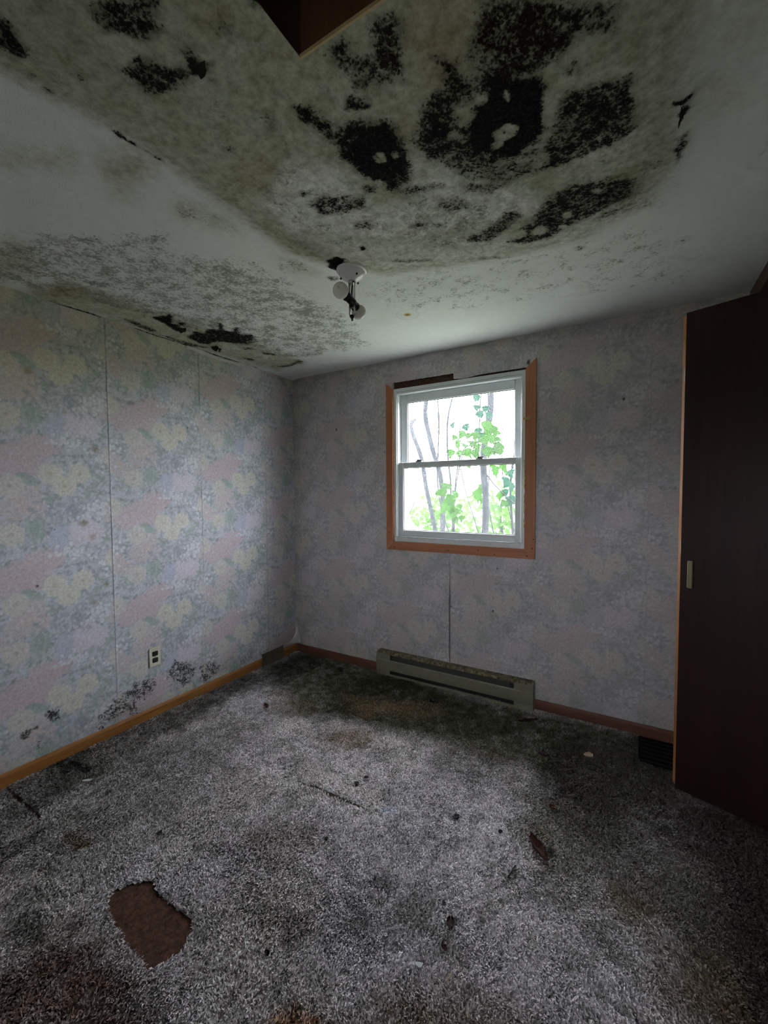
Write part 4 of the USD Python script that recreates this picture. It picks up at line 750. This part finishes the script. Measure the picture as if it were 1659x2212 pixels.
fn = down([(0, .190), (.010, .192), (.011, .198), (.006, .204), (.004, .210), (.005, .213), (0, .216)]); fn.fix_normals(); obj('finial', fn, MAT_BLACK, lf)
def bulb_at(base, dirv, Rb, printed):
    dirv = np.array(dirv, float); dirv /= np.linalg.norm(dirv); base = np.array(base, float)
    T = trimesh.geometry.align_vectors([0, 0, 1], dirv); T[:3, 3] = base
    so = lathe([(0, -.022), (.012, -.022), (.0165, -.016), (.0165, .010), (.019, .012), (.019, .017), (.014, .017), (.014, .006), (0, .006)], 24); so.fix_normals(); so.apply_transform(T)
    s_ = obj('socket', so, MAT_BLACK, lf)
    nk = lathe([(0, .008), (.0125, .008), (.0125, .018), (.0135, .024), (.0, .024)], 24); nk.fix_normals(); nk.apply_transform(T); obj('bulb_collar', nk, MAT_CHROME, s_)
    a0 = math.acos(.0135/Rb); c = .022+Rb*math.sin(a0); th = np.linspace(-a0, math.pi/2, 22)
    pr = [(0, .022)] + [(Rb*math.cos(t), c+Rb*math.sin(t)) for t in th]; pr[-1] = (0, c+Rb)
    bl = lathe(pr, 36); bl.fix_normals(); bl.apply_transform(T); bo = obj('globe_bulb', bl, MAT_BULB, lf)
    if printed:
        ctr = base+dirv*c; face = CAM-(np.array([FX, FY, H-.012])+ctr); face /= np.linalg.norm(face)
        up = np.array([0, 0, 1.0]); sd = np.cross(up, face); sd /= np.linalg.norm(sd); u2 = np.cross(face, sd)
        q = face*.80-sd*.25+u2*.35; q /= np.linalg.norm(q); e1 = np.cross(u2, q); e1 /= np.linalg.norm(e1); e2 = np.cross(q, e1); parts = []
        for t0 in np.arange(0, 6.2, .7):
            parts.append(tube([ctr+Rb*q*1.0+.0045*(e1*math.cos(t)+e2*math.sin(t)) for t in np.linspace(t0, t0+.45, 5)], .0005, 5))
        for k in (-1, 0, 1): parts.append(tube([ctr+Rb*q+e2*.0016*k-e1*.002, ctr+Rb*q+e2*.0016*k+e1*.002], .0004, 5))
        obj('print_mark', cat_(parts), MAT_BULB_PRINT, bo)
bulb_at((-.002, -.018, -.130), (-.16, -.90, .32), .032, True)
bulb_at((.001, .012, -.143), (-.14, .90, -.24), .031, False)
obj('socket_cluster', cat_([bx(-.010, .010, -.009, .009, -.160, -.132, .003), tube(spline([(-.016, -.012, -.130), (0, -.020, -.140), (.018, -.012, -.150), (.016, .004, -.165)], 16), .003, 8)]), MAT_BLACK, lf)

# ------------------------------------------------------------------ litter on the carpet
def fz(px, py): p = at(px, py, 'z', ZC+.002); return p
def leafmesh(L, Wd, curl, lobes, seed, stem=.3):
    r_ = np.random.default_rng(seed); n, m_ = 12, 7; V = []
    for i in range(n):
        t = i/(n-1); half = Wd/2*math.sin(math.pi*min(1, .06+t*.92))**.7*(1+.22*lobes*math.cos(t*14))
        for j in range(m_):
            s = j/(m_-1)*2-1
            V.append((L*(t-.5), half*s*(1-.3*curl*abs(s)), .004+curl*Wd*.5*s*s*(.5+.5*math.sin(2.2*t+.5))+.10*curl*L*(t-.5)**2*4+.0015*r_.normal()))
    f = []
    for i in range(n-1):
        for j in range(m_-1):
            a = i*m_+j; f += [(a, a+m_, a+m_+1), (a, a+m_+1, a+1)]
    return np.array(V), np.array(f)
def litter_leaf(px, py, px2, py2, Wd, curl, lobes, mat, label, seed, stem=True):
    p, q = fz(px, py), fz(px2, py2); c = (p+q)/2; L = np.linalg.norm((q-p)[:2]); a = math.atan2(*(q-p)[1::-1])
    t = thing('dry_leaf', label, 'leaf', (c[0], c[1], ZC-.001), a, group='dry leaves on the carpet')
    v, f = leafmesh(L, Wd, curl, lobes, seed); obj('blade', (v, f), mat, t, smooth=True)
    if stem: obj('stalk', tube(spline([(-L*.5, 0, .004+.1*curl*L), (-L*.62, .004, .007), (-L*.72, .002, .004)], 8), .0011, 6), mat, t)
litter_leaf(1143, 1812, 1183, 1868, .050, .9, .6, MAT_DEAD, 'large curled dry brown leaf with a stalk, right of centre', 1)
litter_leaf(974, 1984, 973, 2012, .030, .5, .0, MAT_DEAD2, 'dark oval leaf lying below the carpet centre', 2)
litter_leaf(955, 2041, 965, 2055, .016, .4, .3, MAT_DEAD, 'small reddish leaf just below the dark oval leaf', 3)
litter_leaf(574, 2054, 580, 2066, .015, .4, .2, MAT_DEAD2, 'small dark leaf to the right of the cut-out', 4)
litter_leaf(1187, 1742, 1203, 1750, .026, .6, .4, MAT_DEAD, 'small rust brown leaf above the large curled leaf', 5)
litter_leaf(571, 1522, 578, 1531, .030, .5, .4, MAT_DEAD, 'small red-brown leaf near the far carpet square', 6)
litter_leaf(1120, 1560, 1162, 1556, .035, .4, .7, MAT_DEAD2, 'crumbled dark leaf by the right end of the heater', 7, False)
litter_leaf(1160, 1625, 1185, 1632, .030, .3, .5, MAT_DEAD2, 'flat dark leaf in the olive stain left of the pale chip', 8, False)
def clump(px, py, r, mat, name, label, cat, seed, flat=.5, group=None):
    r *= .72
    t = trimesh.creation.icosphere(2, r); v = t.vertices; n = meshkit.fbm(v/r*1.7+seed*5, 3, seed)
    v = v*(0.15+1.7*sm(n, .25, .75)[:, None]); v[:, 2] *= flat; t.vertices = v; p = fz(px, py); t.apply_translation((p[0], p[1], ZC+.002-v[:, 2].min()*.6))
    obj(name, t, mat, None, label=label, cat=cat, group=group)
def shard(px, py, L, Wd, th, ang, mat, name, label, cat, seed):
    r_ = np.random.default_rng(seed); k = 7; a = np.sort(r_.uniform(0, 6.28, k)); poly = Polygon([(L/2*math.cos(t)*r_.uniform(.6, 1.2), Wd/2*math.sin(t)*r_.uniform(.5, 1.25)) for t in np.linspace(0, 6.28, k, endpoint=False)])
    t = trimesh.creation.extrude_polygon(poly, th, engine='earcut'); t.apply_transform(trimesh.transformations.rotation_matrix(ang, [0, 0, 1])); t.apply_transform(trimesh.transformations.rotation_matrix(.15, [1, .3, 0])); p = fz(px, py); t.apply_translation((p[0], p[1], ZC+.003)); obj(name, t, mat, None, label=label, cat=cat, group='white scraps on the carpet' if name == 'paper_scrap' else None)
shard(1272, 1632, .052, .040, .006, .6, MAT_CHIP, 'drywall_chip', 'pale tan broken chip on the dark carpet near the closet', 'debris', 1)
shard(190, 1687, .052, .018, .004, .55, MAT_WHITE, 'paper_scrap', 'white oblong paper scrap near the left baseboard', 'paper scrap', 2)
shard(175, 1699, .012, .010, .004, .2, MAT_WHITE, 'paper_scrap', 'tiny white fleck beside the white oblong scrap', 'paper scrap', 3)
shard(384, 1677, .026, .020, .005, .4, MAT_WHITE, 'paper_scrap', 'white crumb on grey carpet left of centre', 'paper scrap', 4)
shard(907, 2087, .024, .014, .005, .3, MAT_WHITE, 'paper_scrap', 'bright white crumb at the bottom of the carpet', 'paper scrap', 5)
shard(783, 1694, .012, .010, .004, .3, MAT_WHITE, 'paper_scrap', 'tiny white fleck between two black specks', 'paper scrap', 6)
shard(1098, 1728, .014, .010, .004, .3, MAT_WHITE, 'paper_scrap', 'tiny white fleck at the edge of the right stain', 'paper scrap', 7)
p = fz(1281, 1661); ang = np.linspace(.5, 5.3, 26)
obj('wire_loop', tube(np.c_[p[0]+.030*np.cos(ang)+.006*np.sin(2*ang), p[1]+.024*np.sin(ang)+.008*ang/5, ZC+.006+.004*np.sin(ang*1.5)], .0035, 8), MAT_SOOT, None, label='black curled loop lying below the pale chip', cat='wire')
for i, (px, py, r, lb) in enumerate([(770, 1694, .012, 'round black speck below the carpet slit line, left one'), (791, 1680, .010, 'round black speck nearest the heater side of the slit'), (985, 1765, .013, 'black speck in the bright carpet right of the slit'), (345, 1801, .011, 'black speck above the brown cut-out'), (736, 1449, .026, 'flat black clump near the back baseboard'), (938, 1515, .030, 'dark clump in front of the heater'), (710, 1538, .010, 'small dark speck in front of the dark stain'), (1190, 1838, .010, 'small black speck right of the large curled leaf'), (1270, 1645, .008, 'tiny black crumb against the pale chip'), (704, 1813, .008, 'tiny black speck in the lower middle carpet'), (1080, 1797, .008, 'thin black speck left of the large curled leaf'), (958, 1952, .007, 'tiny dark fleck above the dark oval leaf')]):
    clump(px, py, r, MAT_SOOT, 'dirt_clump', lb, 'dirt', i+1, .5, 'black specks of dirt on the carpet')
tw = thing('twig', 'small dark forked twig below the large curled leaf', 'twig', (*fz(1106, 1885)[:2], ZC+.004))
obj('stem', tube(spline([(-.008, -.03, 0), (0, 0, .004), (.004, .03, .002)], 8), .0022, 6), MAT_SOOT, tw); obj('branch', tube([(0, 0, .004), (.014, .012, .006)], .0015, 6), MAT_SOOT, tw)
th_ = thing('carpet_threads', 'loose pale frayed threads at the bottom of the carpet', 'threads', (*fz(965, 2125)[:2], ZC+.006))
for k in range(5):
    a = k*1.1; obj('thread', tube(spline([(.006*k-.012, -.01*math.sin(a), 0), (.006*k-.006+.008*math.cos(a), .010, .006), (.004*k, .022+.006*math.sin(a), .002)], 10), .0009, 5), MAT_CHIP, th_)

# ------------------------------------------------------------------ outdoors
obj('ground', (lambda t: t)(cat_([bx(-60, 60, D+.15, 90, -.75, -.65), bx(-60, 60, -60, YB-.13, -.75, -.65)])), MAT_GROUND, None, kind='structure', label='bright leafy ground outside the window')
def wpx(cx_, cy_): return 800+cx_/4.1475, 740+cy_/4.1475              # window crop to photograph
def on(px, py, dist): return at(px, py, 'y', D+dist)
def leaf_shape(s, seed):
    r_ = np.random.default_rng(seed); o = np.array([(0, 0), (.30, .06), (.52, .30), (.36, .44), (.30, .62), (.12, .74), (0, 1.0), (-.12, .74), (-.30, .62), (-.36, .44), (-.52, .30), (-.30, .06)])
    o = o*(1+.10*r_.normal(size=(12, 1))); V = np.c_[o*s, -.10*s*np.abs(o[:, 0])*2]; V = np.vstack([V, [(0, .42*s, .03*s)]])
    return V, np.array([(12, i, (i+1) % 12) for i in range(12)])
def place_leaf(p, s, seed, rnd):
    v, f = leaf_shape(s, seed); R_ = trimesh.transformations.euler_matrix(rnd.uniform(-.5, .9)-1.9, rnd.uniform(-.6, .6), rnd.uniform(-.9, .9)+.5)[:3, :3]
    v = v-np.array([0, .5*s, 0]); return v@R_.T+p, f
rd = random.Random(11)
def trunk(pts, wpx_, dist, n=30):
    P3 = np.array([on(*wpx(x, y), dist) for x, y in pts]); a, b = P3[0], P3[-1]
    up = a+(a-P3[1])*2.2; dn = b+(b-P3[-2])/max(1e-6, (P3[-2][2]-b[2]))*(b[2]+.66)
    up[1] += .3
    Q = spline(np.vstack([up, P3, dn]), n); rad = wpx_/4.1475/F_PX*(dist+D)*.5*1.12
    return Q, rad*np.linspace(.85, 1.2, n)*(1+.06*np.sin(np.arange(n)*2.3))
def tree(label, stems, dist, leaves=(), size=.09, group=None, name='sapling'):
    tr = thing(name, label, 'tree')
    for pts, wd in stems:
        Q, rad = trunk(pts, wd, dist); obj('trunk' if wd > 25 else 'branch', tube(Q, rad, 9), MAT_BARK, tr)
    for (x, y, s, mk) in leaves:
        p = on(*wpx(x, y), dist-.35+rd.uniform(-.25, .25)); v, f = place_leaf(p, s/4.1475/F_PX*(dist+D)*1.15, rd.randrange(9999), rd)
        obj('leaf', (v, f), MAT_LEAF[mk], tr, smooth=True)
    return tr
tree('slender grey tree seen through the left half of the window', [([(505, 505), (490, 620), (520, 800), (570, 1000), (612, 1130), (640, 1300), (650, 1480), (648, 1660)], 42)], 2.6)
tree('leaning grey tree at the left of the window glass', [([(395, 860), (430, 950), (468, 1080), (485, 1200), (510, 1350), (545, 1500), (575, 1650)], 38)], 3.2)
up_l = [(x, y, s, k) for x, y, s, k in [(950, 500, 62, 2), (955, 590, 70, 2), (985, 650, 70, 2), (1030, 600, 60, 2), (1060, 660, 66, 2), (1040, 765, 95, 1), (1095, 790, 80, 0), (965, 805, 70, 2), (1060, 840, 90, 0), (1100, 880, 90, 1), (1150, 880, 66, 0), (1140, 950, 90, 0), (1030, 890, 95, 1), (1000, 850, 70, 2), (940, 850, 80, 1), (880, 840, 60, 1), (820, 835, 80, 1), (750, 860, 60, 1), (780, 920, 90, 1), (840, 930, 80, 1), (920, 915, 80, 0), (960, 950, 70, 0), (880, 995, 90, 1), (800, 1005, 70, 1), (720, 1000, 80, 1), (940, 1005, 80, 0), (1060, 985, 90, 0), (1110, 990, 70, 1), (1010, 990, 60, 2), (740, 745, 50, 2), (860, 765, 60, 2), (1125, 820, 60, 1), (1160, 985, 55, 1)]]
tree('straight grey tree with a cluster of pale green leaves in the upper pane', [([(1075, 440), (1080, 560), (1050, 760), (1020, 950), (1012, 1110), (1030, 1330), (1035, 1500), (1028, 1690)], 56), ([(980, 640), (975, 800), (968, 1000), (1000, 1110)], 9), ([(800, 790), (792, 900), (795, 1010)], 7), ([(860, 910), (835, 975)], 9)], 2.0, up_l)
lo_l = [(680, 1300, 95, 1), (650, 1350, 110, 1), (700, 1395, 80, 0), (755, 1375, 95, 1), (690, 1450, 110, 0), (740, 1450, 80, 0), (660, 1490, 90, 1), (720, 1500, 80, 0), (760, 1520, 85, 1), (740, 1570, 70, 1), (770, 1600, 60, 1), (700, 1560, 60, 1), (800, 1480, 60, 1), (820, 1580, 60, 1)]
tree('thin forked sapling with drooping leaves in the lower pane', [([(600, 500), (615, 650), (612, 850), (605, 1020), (600, 1200), (640, 1500), (700, 1690)], 10), ([(725, 530), (695, 680), (688, 900), (700, 1080), (715, 1200), (722, 1350), (740, 1660)], 13), ([(782, 1120), (768, 1220), (755, 1350), (750, 1600)], 11), ([(540, 440), (575, 510), (605, 620)], 6)], 1.6, lo_l, name='leafy_sapling')
mid_l = [(990, 1310, 70, 1), (970, 1360, 90, 1), (960, 1400, 90, 1), (1000, 1420, 60, 1), (1120, 1160, 90, 1), (1190, 1130, 80, 1), (1215, 1260, 95, 2), (1260, 1300, 80, 2), (1160, 1380, 90, 1), (1210, 1350, 70, 2), (1240, 1430, 80, 2), (1150, 1490, 90, 1), (1190, 1450, 70, 1), (1270, 1410, 70, 2), (1140, 1600, 80, 1), (1200, 1620, 90, 1), (1100, 1120, 60, 1), (1260, 1180, 70, 2), (1000, 1110, 50, 1), (880, 1110, 60, 1)]
tree('hazy green shrub at the right side of the lower pane', [([(1270, 1130), (1255, 1300), (1262, 1480), (1275, 1680)], 20), ([(1180, 1120), (1200, 1300), (1240, 1500)], 7), ([(1060, 1400), (1075, 1560), (1100, 1690)], 9)], 3.4, mid_l, name='shrub')
rd2 = np.random.default_rng(3)
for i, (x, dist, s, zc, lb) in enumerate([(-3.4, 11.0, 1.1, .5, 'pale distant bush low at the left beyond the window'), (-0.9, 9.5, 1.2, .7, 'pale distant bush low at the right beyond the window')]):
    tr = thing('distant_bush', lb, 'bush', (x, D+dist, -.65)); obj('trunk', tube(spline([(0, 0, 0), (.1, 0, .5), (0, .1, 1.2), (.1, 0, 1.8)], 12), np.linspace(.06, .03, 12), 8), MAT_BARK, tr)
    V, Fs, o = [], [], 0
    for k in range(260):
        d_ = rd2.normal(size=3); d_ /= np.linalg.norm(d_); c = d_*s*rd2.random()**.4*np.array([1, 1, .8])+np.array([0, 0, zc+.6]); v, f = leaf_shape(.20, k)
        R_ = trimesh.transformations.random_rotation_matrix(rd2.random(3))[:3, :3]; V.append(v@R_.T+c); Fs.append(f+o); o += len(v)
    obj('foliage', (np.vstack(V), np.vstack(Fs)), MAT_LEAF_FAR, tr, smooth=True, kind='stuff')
